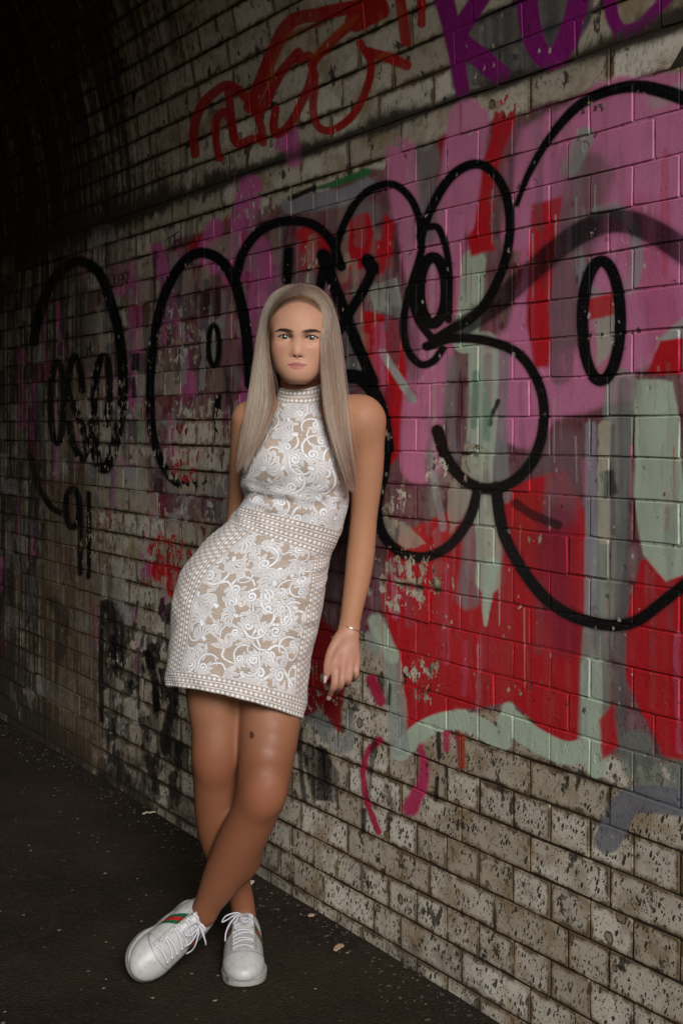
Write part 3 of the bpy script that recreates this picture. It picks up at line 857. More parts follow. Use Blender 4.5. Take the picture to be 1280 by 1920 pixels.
# ---- the rest of the tunnel round the camera: crown, far side, inner end
M_LINE = simple_mat('sooty_brick', (0.075, 0.062, 0.048), 0.8, var=0.4, scale=6.0)
S_MOUTH = 0.2
def tube(name, s0, s1, t0, t1, n, mat):
    ss = np.linspace(s0, s1, 24); ts = np.linspace(t0, t1, n)
    S, T = np.meshgrid(ss, ts)
    tw = ZS + math.pi * RV
    P = np.where((T <= tw)[..., None], wall_pt(S, np.minimum(T, tw), -0.004),
                 P0 + S[..., None] * D + (2 * RV + 0.004) * NIN + (ZS - (T - tw))[..., None] * UP).reshape(-1, 3)
    idx = np.arange(len(P)).reshape(n, 24)
    f = np.stack([idx[:-1, :-1], idx[1:, :-1], idx[1:, 1:], idx[:-1, 1:]], -1).reshape(-1, 4)
    o = mesh_obj(name, P, f, mat)
    tag(o, kind='structure')
    return o
tube('tunnel_crown', S_MOUTH, 16.0, ZS + 22 * CH + 0.004, 2 * ZS + math.pi * RV + 0.1, 60, M_LINE)
tube('tunnel_side', S_MOUTH, S_A - 0.302, -0.1, ZS + 22 * CH, 30, M_LINE)
tube('tunnel_inner_side', S_B + 0.002, 16.0, -0.1, ZS + 22 * CH, 30, M_LINE)
e = []
for a in np.linspace(0, math.pi, 25):
    e.append(P0 + 16.0 * D + (RV - RV * math.cos(a)) * NIN + (ZS + RV * math.sin(a)) * UP)
e = [P0 + 16.0 * D - 0.1 * UP] + e + [P0 + 16.0 * D + 2 * RV * NIN - 0.1 * UP]
tag(mesh_obj('tunnel_end', np.array(e), [tuple(range(len(e)))], M_LINE, smooth=False), kind='structure')

# ---- ground
def ground_material():
    t = NT('trodden_asphalt')
    pos = t.n('ShaderNodeNewGeometry').outputs['Position']
    n1 = t.noise(pos, 1.3, 5.0, 0.6); n2 = t.noise(pos, 14.0, 6.0, 0.65); n3 = t.noise(pos, 220.0, 3.0, 0.6)
    c = t.mix(t.step(n1, 0.3, 0.7), (0.013, 0.009, 0.0055), (0.029, 0.0200, 0.0125))
    c = t.mix(t.math('MULTIPLY', t.step(n2, 0.5, 0.75), 0.5), c, (0.034, 0.0265, 0.019))
    v = t.voro(pos, 150.0)
    r = t.n('ShaderNodeSeparateColor'); t.put(r.inputs[0], v.outputs['Color'])
    c = t.mix(t.math('MULTIPLY', t.step(r.outputs[0], 0.55, 1.0), 0.45), c, (0.042, 0.033, 0.024))
    c = t.mix(t.math('MULTIPLY', t.step(r.outputs[1], 0.9965, 0.9985), t.step(n2, 0.4, 0.55)), c, (0.30, 0.27, 0.22))
    t.put(t.b.inputs['Base Color'], c)
    t.b.inputs['Roughness'].default_value = 0.9
    t.b.inputs['Specular IOR Level'].default_value = 0.12
    h = t.math('ADD', t.math('SUBTRACT', 1.0, v.outputs['Distance']), t.math('ADD', t.math('MULTIPLY', n3, 0.8), t.math('MULTIPLY', n2, 1.5)))
    t.put(t.b.inputs['Normal'], t.bump(h, 0.75, 0.004))
    return t.m
M_GROUND = ground_material()
gv, gf = [], []
def gh(x, y):
    return 0.004 * math.sin(3.1 * x + 1.0) * math.sin(2.3 * y) + 0.003 * math.sin(7.7 * x + 3.3 * y)
GN = 90
xs = np.concatenate([[-120, -60, -20], np.linspace(-8, 6, GN), [20, 60, 120]])
ys = np.concatenate([[-120, -60, -20], np.linspace(-4, 10, GN), [20, 60, 120]])
for y in ys:
    for x in xs:
        gv.append((x, y, gh(x, y) - 0.004 if -8 < x < 6 and -4 < y < 10 else -0.004))
n = len(xs)
gf = [(j * n + i, j * n + i + 1, (j + 1) * n + i + 1, (j + 1) * n + i) for j in range(len(ys) - 1) for i in range(n - 1)]
tag(mesh_obj('ground', np.array(gv), gf, M_GROUND), kind='structure')

# ================================================================ the woman
# ---- implicit surfaces: a list of primitives blended one after another, meshed block by block
def cap(a, b, r1, r2, k=0.02, sub=False, sq=None):
    """tapered capsule; sq = (axis, factor) flattens it across that axis"""
    a = np.asarray(a, float); b = np.asarray(b, float)
    def f(p, a=a, b=b, r1=r1, r2=r2, sq=sq):
        q = p - a; ba = b - a
        if sq is not None:
            ax = np.asarray(sq[0], float); ax = ax / np.linalg.norm(ax)
            q = q + (q @ ax)[:, None] * ax * (1 / sq[1] - 1)
            ba = ba + (ba @ ax) * ax * (1 / sq[1] - 1)
        t = np.clip(q @ ba / max(ba @ ba, 1e-12), 0, 1)
        return np.linalg.norm(q - t[:, None] * ba, axis=1) - (r1 + (r2 - r1) * t)
    return (f, k, sub)
def chain(pts, rads, k=0.02, sub=False, n=7):
    """a limb: a smooth centre line whose radius runs smoothly too"""
    q = crs(np.hstack([np.array(pts, float), np.array(rads, float)[:, None]]), n)
    P, Rr = q[:, :3], q[:, 3]
    def f(p):
        d = None
        c = p.mean(0); Rm = np.linalg.norm(p - c, axis=1).max()
        BA = P[1:] - P[:-1]; PA = c - P[:-1]
        tc = np.clip((PA * BA).sum(1) / np.maximum((BA * BA).sum(1), 1e-12), 0, 1)
        dc = np.linalg.norm(PA - tc[:, None] * BA, axis=1) - (Rr[:-1] + (Rr[1:] - Rr[:-1]) * tc)
        for i in np.where(dc <= dc.min() + 2 * Rm + 1e-6)[0]:
            ba = P[i + 1] - P[i]; pa = p - P[i]
            t = np.clip(pa @ ba / max(ba @ ba, 1e-12), 0, 1)
            e = np.linalg.norm(pa - t[:, None] * ba, axis=1) - (Rr[i] + (Rr[i + 1] - Rr[i]) * t)
            d = e if d is None else np.minimum(d, e)
        return d
    return (f, k, sub)
def ellp(c, r, k=0.02, sub=False, R=None):
    c = np.asarray(c, float); r = np.asarray(r, float)
    def f(p):
        q = p - c
        if R is not None: q = q @ R
        k0 = np.linalg.norm(q / r, axis=1); k1 = np.linalg.norm(q / (r * r), axis=1)
        return k0 * (k0 - 1.0) / np.maximum(k1, 1e-9)
    return (f, k, sub)
def fn(f, k=0.02, sub=False):
    return (f, k, sub)

def smin(a, b, k):
    h = np.maximum(k - np.abs(a - b), 0.0) / k
    return np.minimum(a, b) - h * h * k * 0.25
def sdf_eval(ops, p):
    d = None
    for f, k, sub in ops:
        e = f(p)
        if d is None: d = e
        elif sub: d = -smin(-d, e, k)
        else: d = smin(d, e, k)
    return d

def mesh_sdf(ops, lo, hi, h, B=16, smooth=1):
    lo = np.asarray(lo, float); hi = np.asarray(hi, float)
    nb = np.ceil((hi - lo) / (h * B)).astype(int)
    ii = np.stack(np.meshgrid(*[np.arange(n) for n in nb], indexing='ij'), -1).reshape(-1, 3)
    cen = lo + (ii + 0.5) * B * h
    rad = B * h * 0.5 * math.sqrt(3)
    E = np.stack([f(cen) for f, k, s in ops], 1)
    d0 = None
    for j, (f, k, s) in enumerate(ops):
        e = E[:, j]
        d0 = e if d0 is None else (-smin(-d0, e, k) if s else smin(d0, e, k))
    adds = np.array([not s for _, _, s in ops])
    dm = E[:, adds].min(1)
    act = np.where((np.abs(d0) < rad * 1.7 + 0.012) | (np.abs(dm) < rad * 1.5))[0]
    G = (nb * B + 1).astype(np.int64)
    gid = lambda c: (c[..., 0] * G[1] + c[..., 1]) * G[2] + c[..., 2]
    loc = np.stack(np.meshgrid(*[np.arange(B + 1)] * 3, indexing='ij'), -1).reshape(-1, 3)
    cids, cpos, quads = [], [], []
    for bi in act:
        base = ii[bi] * B
        P = lo + (base + loc) * h
        lim = max(dm[bi], 0) + 2.2 * rad + 0.03
        d = None
        for j, (f, k, s) in enumerate(ops):
            if s:
                if E[bi, j] > 1.3 * rad + k or d is None: continue
                d = -smin(-d, f(P), k)
            else:
                if E[bi, j] > lim + k and adds.sum() > 1: continue
                e = f(P)
                d = e if d is None else smin(d, e, k)
        if d is None: continue
        V = d.reshape(B + 1, B + 1, B + 1)
        s = V < 0
        if s.all() or not s.any(): continue
        # cells
        c8 = [s[a:B + a, b:B + b, c:B + c] for a in (0, 1) for b in (0, 1) for c in (0, 1)]
        cnt = sum(x.astype(np.int8) for x in c8)
        ci = np.argwhere((cnt > 0) & (cnt < 8))
        acc = np.zeros((len(ci), 3)); num = np.zeros(len(ci))
        x, y, z = ci.T
        for (a, b) in [((0,0,0),(1,0,0)),((0,1,0),(1,1,0)),((0,0,1),(1,0,1)),((0,1,1),(1,1,1)),
                       ((0,0,0),(0,1,0)),((1,0,0),(1,1,0)),((0,0,1),(0,1,1)),((1,0,1),(1,1,1)),
                       ((0,0,0),(0,0,1)),((1,0,0),(1,0,1)),((0,1,0),(0,1,1)),((1,1,0),(1,1,1))]:
            va = V[x + a[0], y + a[1], z + a[2]]; vb = V[x + b[0], y + b[1], z + b[2]]
            m = (va < 0) != (vb < 0)
            t = np.where(m, va / np.where(m, va - vb, 1), 0)
            a_ = np.array(a, float); b_ = np.array(b, float)
            acc += m[:, None] * (a_ + t[:, None] * (b_ - a_)); num += m
        cpos.append(lo + (base + ci + acc / num[:, None]) * h)
        cids.append(gid(base + ci))
        for ax in range(3):
            sl0 = [slice(0, B)] * 3; sl1 = [slice(0, B)] * 3
            sl1[ax] = slice(1, B + 1)
            A = s[tuple(sl0)]; Bv = s[tuple(sl1)]
            ed = np.argwhere(A != Bv)
            if len(ed) == 0: continue
            fl = A[tuple(ed.T)]
            u, v = (ax + 1) % 3, (ax + 2) % 3
            eu = np.zeros(3, int); eu[u] = 1; ev = np.zeros(3, int); ev[v] = 1
            g = base + ed
            q = np.stack([gid(g - eu - ev), gid(g - ev), gid(g), gid(g - eu)], 1)
            q[~fl] = q[~fl][:, ::-1]
            quads.append(q)
    ids = np.concatenate(cids); pos = np.concatenate(cpos); Q = np.concatenate(quads)
    o = np.argsort(ids); ids = ids[o]; pos = pos[o]
    k = np.searchsorted(ids, Q); k = np.minimum(k, len(ids) - 1)
    ok = (ids[k] == Q).all(1)
    Q = k[ok]
    # light smoothing
    for _ in range(smooth):
        a = np.concatenate([Q[:, [0, 1]], Q[:, [1, 2]], Q[:, [2, 3]], Q[:, [3, 0]]])
        sm = np.zeros_like(pos); n = np.zeros(len(pos))
        for c in range(3):
            sm[:, c] = np.bincount(a[:, 0], pos[a[:, 1], c], len(pos)) + np.bincount(a[:, 1], pos[a[:, 0], c], len(pos))
        n = np.bincount(a[:, 0], minlength=len(pos)) + np.bincount(a[:, 1], minlength=len(pos))
        pos = 0.5 * pos + 0.5 * sm / np.maximum(n, 1)[:, None]
    return pos, Q

def set_color(o, cols):
    at = o.data.color_attributes.new('tone', 'FLOAT_COLOR', 'POINT')
    c = np.ones((len(cols), 4), np.float32); c[:, :3] = cols
    at.data.foreach_set('color', c.ravel())

def R_(px_r, Y):                            # a radius given in photograph pixels
    return px_r * Y / F

# ---- skin
def skin_material():
    t = NT('skin')
    at = t.n('ShaderNodeAttribute', attribute_name='tone')
    pos = t.n('ShaderNodeNewGeometry').outputs['Position']
    n1 = t.noise(pos, 38.0, 4.0, 0.6); n2 = t.noise(pos, 420.0, 3.0, 0.6)
    c = t.mix(t.math('MULTIPLY', t.step(n1, 0.3, 0.75), 0.26), at.outputs[0], t.mix(1.0, at.outputs[0], (0.80, 0.62, 0.55), 'MULTIPLY'))
    c = t.mix(t.math('MULTIPLY', t.step(n2, 0.55, 0.75), 0.14), c, t.mix(1.0, at.outputs[0], (0.6, 0.5, 0.45), 'MULTIPLY'))
    t.put(t.b.inputs['Base Color'], c)
    t.put(t.b.inputs['Roughness'], t.step(n1, 0.3, 0.7, 0.46, 0.64))
    t.b.inputs['Specular IOR Level'].default_value = 0.34
    t.b.inputs['Subsurface Weight'].default_value = 0.12
    t.b.inputs['Subsurface Radius'].default_value = (0.010, 0.004, 0.002)
    t.b.inputs['Subsurface Scale'].default_value = 0.6
    t.put(t.b.inputs['Normal'], t.bump(n2, 0.10, 0.0006))
    return t.m
M_SKIN = skin_material()

# ---- joints (photograph pixel, depth)
NECK_T, NECK_B = px(561, 705, 3.005), px(563, 762, 3.015)
SH_R, SH_L = px(470, 788, 3.00), px(688, 782, 3.00)
EL_L, WR_L = px(681, 985, 3.03), px(654, 1172, 3.02)
EL_R, WR_R = px(452, 950, 3.09), px(452, 1100, 3.14)
HIP_R, HIP_L = px(415, 1130, 3.0), px(520, 1140, 3.0)
KN_R, AN_R = px(404, 1428, 2.985), px(455, 1700, 3.075)
KN_L, AN_L = px(487, 1495, 2.905), px(373, 1722, 2.985)

ops = []
A = ops.append
# trunk
A(ellp(px(466, 1112, 2.995), (0.150, 0.086, 0.115), 0.04))
A(ellp(px(530, 1000, 3.0), (0.105, 0.070, 0.12), 0.05))
A(ellp(px(556, 880, 3.0), (0.108, 0.082, 0.135), 0.05))
A(cap(px(495, 802, 3.015), px(648, 797, 3.015), 0.050, 0.050, 0.05))
A(cap(px(556, 805, 3.005), px(560, 840, 3.0), 0.060, 0.075, 0.05))
A(cap(NECK_B, NECK_T + np.array([0, 0, 0.02]), 0.049, 0.046, 0.02))
A(cap(px(560, 772, 3.03), px(492, 786, 3.02), 0.036, 0.034, 0.04))
A(cap(px(600, 765, 3.03), px(660, 771, 3.02), 0.034, 0.036, 0.04))
# collar bones
A(cap(px(548, 778, 2.960), px(485, 772, 2.985), 0.007, 0.007, 0.02))
A(cap(px(578, 778, 2.960), px(655, 768, 2.985), 0.007, 0.007, 0.02))
# far arm, behind the hip
A(chain([SH_R, px(459, 855, 3.03), EL_R, px(449, 1010, 3.11), WR_R, px(455, 1160, 3.14)],
        [R_(37, 3), R_(29, 3), R_(26, 3.1), R_(26, 3.1), R_(18, 3.1), 0.028], 0.03))
# near arm: deltoid, upper arm, elbow, forearm
A(ellp(px(683, 788, 3.0), (R_(34, 3), 0.044, R_(45, 3)), 0.03))
A(chain([px(686, 790, 3.0), px(689, 850, 3.01), px(687, 900, 3.02), px(682, 965, 3.03), px(678, 1015, 3.035), px(675, 1045, 3.035), px(669, 1090, 3.03), px(660, 1140, 3.022), px(653, 1182, 3.018)],
        [R_(35, 3), R_(31.5, 3), R_(30, 3), R_(26.0, 3), R_(26.5, 3), R_(27, 3), R_(24.8, 3), R_(21, 3), R_(19, 3)], 0.025))
# near hand, back of it to the camera
kn = [px(629, 1247, 2.985), px(643, 1247, 2.982), px(657, 1246, 2.988), px(669, 1240, 2.998)]
A(cap(px(654, 1180, 3.015), px(643, 1232, 2.995), R_(18, 3), R_(15, 3), 0.012, sq=((0.1, 1, 0), 0.70)))
for q, x_, rr in zip(kn, (645, 651, 657, 663), (8.6, 8.8, 8.2, 7.4)):
    A(cap(px(x_, 1190, 3.006), q, R_(9.0, 3), R_(rr, 3), 0.010))
fing = [
    [(629, 1247, 2.985), (626, 1283, 2.972), (621, 1297, 2.985), (617.5, 1307, 2.998)],
    [(643, 1247, 2.982), (640, 1281, 2.968), (634, 1292, 2.990), (629, 1296, 3.010)],
    [(657, 1246, 2.988), (654, 1274, 2.974), (650, 1284, 2.998), (645, 1284, 3.015)],
    [(669, 1240, 2.998), (668, 1264, 2.986), (664, 1274, 3.005), (659, 1276, 3.018)]]
fr = [(8.3, 7.2, 6.3, 4.6), (8.5, 7.4, 6.6, 5.2), (8.0, 6.9, 6.2, 5.0), (7.0, 6.0, 5.4, 4.5)]
for pts, rr in zip(fing, fr):
    A(chain([px(*q) for q in pts], [R_(r * 0.93, 3) for r in rr], 0.0028, n=3))
TH = [(638, 1196, 3.0), (621, 1222, 2.985), (613, 1250, 2.98), (611.5, 1272, 2.982)]
A(chain([px(*q) for q in TH], [R_(r, 3) for r in (13, 9.4, 7.4, 5.0)], 0.008, n=3))
# legs: the far (standing) one, then the one crossed in front
A(chain([HIP_R, px(402, 1240, 2.995), px(403, 1310, 2.99), px(406, 1370, 2.985), px(405, 1425, 2.985), px(406, 1475, 2.995), px(412, 1540, 3.02), px(424, 1600, 3.035), px(441, 1650, 3.06), AN_R, px(457, 1745, 3.06)],
        [0.088, R_(58, 3), R_(52.5, 3), R_(46.5, 3), R_(44, 3), R_(43, 3), R_(45, 3), R_(38, 3), R_(28, 3), R_(23, 3), R_(26, 3)], 0.02))
A(ellp(px(402, 1420, 2.953), (0.031, 0.022, 0.040), 0.05))
A(ellp(px(416, 1530, 3.042), (0.044, 0.040, 0.100), 0.03))
A(cap(px(457, 1750, 3.06), px(457, 1800, 2.96), 0.028, 0.020, 0.02))
A(chain([HIP_L, px(512, 1250, 2.988), px(508, 1325, 2.972), px(502, 1400, 2.945), px(494, 1455, 2.92), px(486, 1497, 2.908), px(472, 1535, 2.92), px(448, 1585, 2.94), px(420, 1640, 2.96), px(392, 1692, 2.975), AN_L, px(345, 1752, 2.97)],
        [0.082, R_(62, 2.96), R_(59, 2.96), R_(54, 2.94), R_(49.5, 2.92), R_(46, 2.9), R_(44.5, 2.92), R_(44.5, 2.93), R_(38.5, 2.96), R_(27, 2.97), R_(23.5, 2.98), R_(26, 2.97)], 0.02))
A(ellp(px(500, 1480, 2.872), (0.032, 0.020, 0.042), 0.05))
A(ellp(px(455, 1592, 2.968), (0.044, 0.040, 0.070), 0.03))
A(ellp(px(390, 1716, 2.975), (0.014, 0.016, 0.018), 0.02))
A(cap(px(345, 1752, 2.97), px(300, 1785, 2.94), 0.026, 0.018, 0.02))
ZCUT = px(561, 722, 3.0)[2]
BODY_OPS = ops + [fn(lambda p: ZCUT - p[:, 2], 0.002, True)]
body_v, body_f = mesh_sdf(BODY_OPS, (-0.50, 2.70, 0.02), (0.16, 3.26, 1.40), 0.0030, smooth=4)

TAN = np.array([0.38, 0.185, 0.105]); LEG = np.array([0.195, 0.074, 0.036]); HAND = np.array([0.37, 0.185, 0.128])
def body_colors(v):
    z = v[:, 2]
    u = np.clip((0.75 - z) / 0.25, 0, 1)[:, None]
    c = TAN * (1 - u) + LEG * u  # legs more tanned, and darkened further for the weaker light low down
    c = c + 0 * v
    hm = np.clip(1 - np.linalg.norm(v - px(645, 1245, 2.99), axis=1) / 0.11, 0, 1)[:, None]
    hm = np.clip(hm * 1.6, 0, 1); c = c * (1 - hm) + HAND * hm
    for q in kn:
        m = np.exp(-(np.linalg.norm(v - q, axis=1) / 0.009) ** 2)[:, None] * 0.35
        c = c * (1 - m) + np.array([0.42, 0.15, 0.115]) * m
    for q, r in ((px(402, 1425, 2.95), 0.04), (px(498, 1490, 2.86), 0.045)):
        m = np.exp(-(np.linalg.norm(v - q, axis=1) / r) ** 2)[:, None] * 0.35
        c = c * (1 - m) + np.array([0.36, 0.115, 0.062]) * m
    # a birthmark above the front knee
    d = v - px(471, 1381, 2.885)
    m = (((d[:, 0] / 0.0055) ** 2 + (d[:, 2] / 0.0085) ** 2) < 1) & (v[:, 1] < 2.93)
    c[m] = (0.075, 0.028, 0.016)
    return c

# ---- head: built about the middle of the eyes, x to the photograph's right, y up, z towards the camera (metres)
HEAD_O = px(558.6, 632, 2.905)
_ry, _rx, _rz = math.radians(-3.0), math.radians(3.0), math.radians(-1.6)
def rotm(ax, a):
    c, s = math.cos(a), math.sin(a)
    return {'x': np.array([[1, 0, 0], [0, c, -s], [0, s, c]]), 'y': np.array([[c, 0, s], [0, 1, 0], [-s, 0, c]]), 'z': np.array([[c, -s, 0], [s, c, 0], [0, 0, 1]])}[ax]
HR = rotm('z', _rz) @ rotm('y', _ry) @ rotm('x', _rx)
HB = np.array([[1, 0, 0], [0, 0, -1], [0, 1, 0]], float)      # local (x, y, z) -> world (x, -z, y)
HM = HB @ HR
def h2w(p):
    return HEAD_O + np.asarray(p, float) @ HM.T
def w2h(p):
    return (np.asarray(p, float) - HEAD_O) @ HM

mm = lambda *a: np.array(a, float) * 0.001
EYE = [mm(-31, -1, -12.0), mm(31, -1, -12.0)]
EYER = 0.0122
def head_ops():
    o = []
    A = o.append
    A(ellp(mm(0, 31, -88), mm(72, 84, 92), 0.02))                         # skull
    A(ellp(mm(0, 32, -42), mm(63, 60, 50), 0.03))                         # forehead
    A(ellp(mm(0, -22, -52), mm(60, 66, 60), 0.03))                        # middle of the face
    A(cap(mm(-48, -42, -72), mm(-16, -81, -22), 0.018, 0.0145, 0.03))       # jaw
    A(cap(mm(48, -42, -72), mm(16, -81, -22), 0.018, 0.0145, 0.03))
    A(ellp(mm(0, -66, -28), mm(38, 30, 35), 0.03))                        # muzzle
    A(ellp(mm(-28, -53, -33), mm(21, 21, 24), 0.025))                     # fullness beside the mouth
    A(ellp(mm(28, -53, -33), mm(21, 21, 24), 0.025))
    A(ellp(mm(0, -85, -18), mm(18, 12.5, 18), 0.03))                       # chin
    A(ellp(mm(-35, -29, -24), mm(22, 21, 22), 0.024))                     # cheeks
    A(ellp(mm(35, -29, -24), mm(22, 21, 22), 0.024))
    A(cap(mm(-42, 13, -18), mm(-14, 12, -6), 0.007, 0.008, 0.022))        # brow ridge
    A(cap(mm(42, 13, -18), mm(14, 12, -6), 0.007, 0.008, 0.022))
    A(ellp(mm(-30, -2, 7), mm(16, 9, 13), 0.016, True))                  # sockets
    A(ellp(mm(30, -2, 7), mm(16, 9, 13), 0.016, True))
    A(cap(mm(0, 4, -7), mm(0, -27, 7.5), 0.0058, 0.0076, 0.014))             # nose
    A(ellp(mm(0, -35.5, 9.5), mm(9.0, 8.0, 8.8), 0.010))
    A(ellp(mm(-11.4, -38, 3.2), mm(5.8, 5.6, 7.2), 0.007))
    A(ellp(mm(11.4, -38, 3.2), mm(5.8, 5.6, 7.2), 0.007))
    A(ellp(mm(-6.2, -43.8, 9.5), mm(3.3, 1.7, 3.8), 0.003, True))
    A(ellp(mm(6.2, -43.8, 9.5), mm(3.3, 1.7, 3.8), 0.003, True))
    # lips
    A(cap(mm(-19, -62.6, -0.5), mm(-4.5, -60.4, 5.2), 0.0026, 0.0042, 0.005))
    A(cap(mm(19, -62.6, -0.5), mm(4.5, -60.4, 5.2), 0.0026, 0.0042, 0.005))
    A(cap(mm(-14, -67.6, 1.0), mm(0, -68.8, 4.8), 0.0032, 0.0060, 0.0045))
    A(cap(mm(14, -67.6, 1.0), mm(0, -68.8, 4.8), 0.0032, 0.0060, 0.0045))
    # lids over the eyeballs, then the almond openings
    for sx, c in ((-1, EYE[0]), (1, EYE[1])):
        A(ellp(c + mm(0, 0, 0.2), mm(14.8, 13.6, 14.0), 0.008))
        def almond(p, c=c, sx=sx):
            x = (p[:, 0] - c[0]) * sx
            y = p[:, 1] - c[1]
            z = p[:, 2] - c[2]
            u = np.clip(x / 0.0152, -1.2, 1.2)
            tilt = 0.0012 * u
            top = 0.0053 * (1 - np.abs(u + 0.12) ** 2.3) + tilt
            bot = -0.0045 * (1 - np.abs(u - 0.12) ** 2.2) + tilt
            d = np.maximum(y - top, bot - y)
            return np.maximum(np.maximum(d, np.abs(x) - 0.0149), 0.004 - z)
        A(fn(almond, 0.0012, True))
    # ears
    for sx in (-1, 1):
        A(ellp(mm(sx * 71, -14, -90), mm(7, 28, 17), 0.008))
    A(cap(mm(0, -40, -95), mm(2, -150, -112), 0.052, 0.050, 0.02))             # neck, down into the collar
    return o
zc = ZCUT - 0.0004
HOPS = head_ops()
def world_op(o):
    f, k, s = o
    return (f, k, s)
_nz = HM.T @ np.array([0, 0, 1.0]); _c0 = w2h(np.array([0, 0, zc]))
HOPS.append(fn(lambda p: ((p - _c0) @ _nz), 0.001, True))
hv, hf = mesh_sdf(HOPS, (-0.092, -0.150, -0.185), (0.092, 0.118, 0.034), 0.0013, smooth=1)

def head_colors(v):
    x, y, z = (v * 1000).T
    base = np.array([0.54, 0.295, 0.195])
    c = np.ones((len(v), 3)) * base
    def put(m, col, a=1.0):
        nonlocal c
        m = (np.clip(m, 0, 1) * a)[:, None]
        c = c * (1 - m) + np.array(col) * m
    g = lambda cx, cy, rx, ry: np.exp(-(((x - cx) / rx) ** 2 + ((y - cy) / ry) ** 2))
    front = z > -60
    # contoured edges of the face, blush, warm forehead
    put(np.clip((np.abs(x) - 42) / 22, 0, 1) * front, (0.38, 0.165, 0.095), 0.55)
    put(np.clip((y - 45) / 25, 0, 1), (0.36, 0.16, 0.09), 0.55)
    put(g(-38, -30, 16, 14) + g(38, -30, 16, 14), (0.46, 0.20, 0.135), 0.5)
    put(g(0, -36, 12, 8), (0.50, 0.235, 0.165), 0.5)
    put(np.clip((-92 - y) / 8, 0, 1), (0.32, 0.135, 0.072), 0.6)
    # pale lids, shaded crease line
    for sx in (-1, 1):
        xx = (x - sx * 31) * sx
        put(g(sx * 31, 9, 17, 4.5), (0.52, 0.33, 0.255), 0.6)
        put(np.exp(-((y - (6.9 - 0.012 * (xx + 1) ** 2)) / 1.1) ** 2) * (np.abs(xx) < 15), (0.27, 0.13, 0.085), 0.55)
        put(np.exp(-((y - (-10 + 0.016 * xx ** 2)) / 2.2) ** 2) * (np.abs(xx) < 13), (0.40, 0.215, 0.155), 0.35)
        # lash line
        u = xx / 15.2
        top = -1 + 5.3 * (1 - np.abs(u + 0.12) ** 2.3) + 1.2 * u
        bot = -1 - 4.5 * (1 - np.abs(u - 0.12) ** 2.2) + 1.2 * u
        sel = (np.abs(u) < 1.06) & (z > -10)
        put(np.clip(1.3 - np.abs(y - top - 0.7) / 1.5, 0, 1) * sel, (0.020, 0.014, 0.012), 0.95)
        put(np.clip(1.0 - np.abs(y - bot) / 0.9, 0, 1) * sel * np.clip(0.45 + 0.55 * u, 0, 1), (0.05, 0.03, 0.025), 0.6)
        # wing of lashes at the outer corner
        put(np.clip(1.2 - np.abs(y - (1.2 + (xx - 14) * 0.45)) / 0.9, 0, 1) * ((xx > 12) & (xx < 17)), (0.05, 0.03, 0.025), 0.5)
        # brow: square inner end, arched, pointed outer end
        cy = 12.0 + 3.6 * np.sin(np.clip((xx + 20) / 40, 0, 1) * math.pi * 0.78) - np.clip(xx - 11, 0, 20) * 0.26
        hw = np.interp(xx, [-23, -20, -8, 6, 16, 23], [0.5, 3.0, 3.7, 3.5, 2.4, 0.4])
        m = np.clip((hw - np.abs(y - cy)) / 1.1 + 0.5, 0, 1) * ((xx > -23) & (xx < 23.5)) * (z > -45)
        m = m * np.interp(xx, [-23, -14, -4], [0.45, 0.92, 1.0])
        put(m, (0.036, 0.017, 0.015), 0.96)
    # lips
    lt = np.interp(np.abs(x), [0, 4.5, 9, 23], [-57.6, -56.4, -58.2, -62.4])
    lb = np.interp(np.abs(x), [0, 7, 14, 23], [-74.0, -73.2, -69.4, -62.4])
    m = np.clip((lt - y) / 1.0 + 0.5, 0, 1) * np.clip((y - lb) / 1.2 + 0.5, 0, 1) * (np.abs(x) < 23.5) * (z > -15)
    put(m, (0.46, 0.150, 0.135), 0.92)
    put(m * (y > -64.2 + 0.075 * np.abs(x)), (0.25, 0.085, 0.075), 0.6)
    put(np.clip(1 - np.abs(y + 64.2 - 0.075 * np.abs(x)) / 1.25, 0, 1) * (np.abs(x) < 22.5) * (z > -10), (0.06, 0.016, 0.014), 0.9)  # shade in the groove between the lips, painted as a dark line
    put(g(0, -35, 5.5, 5) * (z > 8), (0.62, 0.36, 0.26), 0.5)  # highlight on the tip of the nose, put into the skin colour
    # nostrils
    put(np.clip(1.4 - np.hypot((np.abs(x) - 6.4) / 3.8, (y + 43.2) / 2.0), 0, 1) * (z > 0), (0.07, 0.025, 0.018), 0.8)
    # scalp under the hair
    put(np.clip((y - 77 + 0.009 * x * x) / 6, 0, 1) + (z < -75) * (y > -20) * 1.0, (0.10, 0.062, 0.038), 0.9)
    return c
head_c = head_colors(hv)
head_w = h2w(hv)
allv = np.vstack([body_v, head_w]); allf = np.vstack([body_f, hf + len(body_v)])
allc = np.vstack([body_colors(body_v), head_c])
person = empty('person', (float(px(457, 0, 2.95)[0]), 2.95, 0.0))
tag(person, 'blonde young woman in white lace mini dress and white trainers, leaning on the graffiti wall', 'person')
body = mesh_obj('body', allv, allf, M_SKIN, person)
set_color(body, allc)

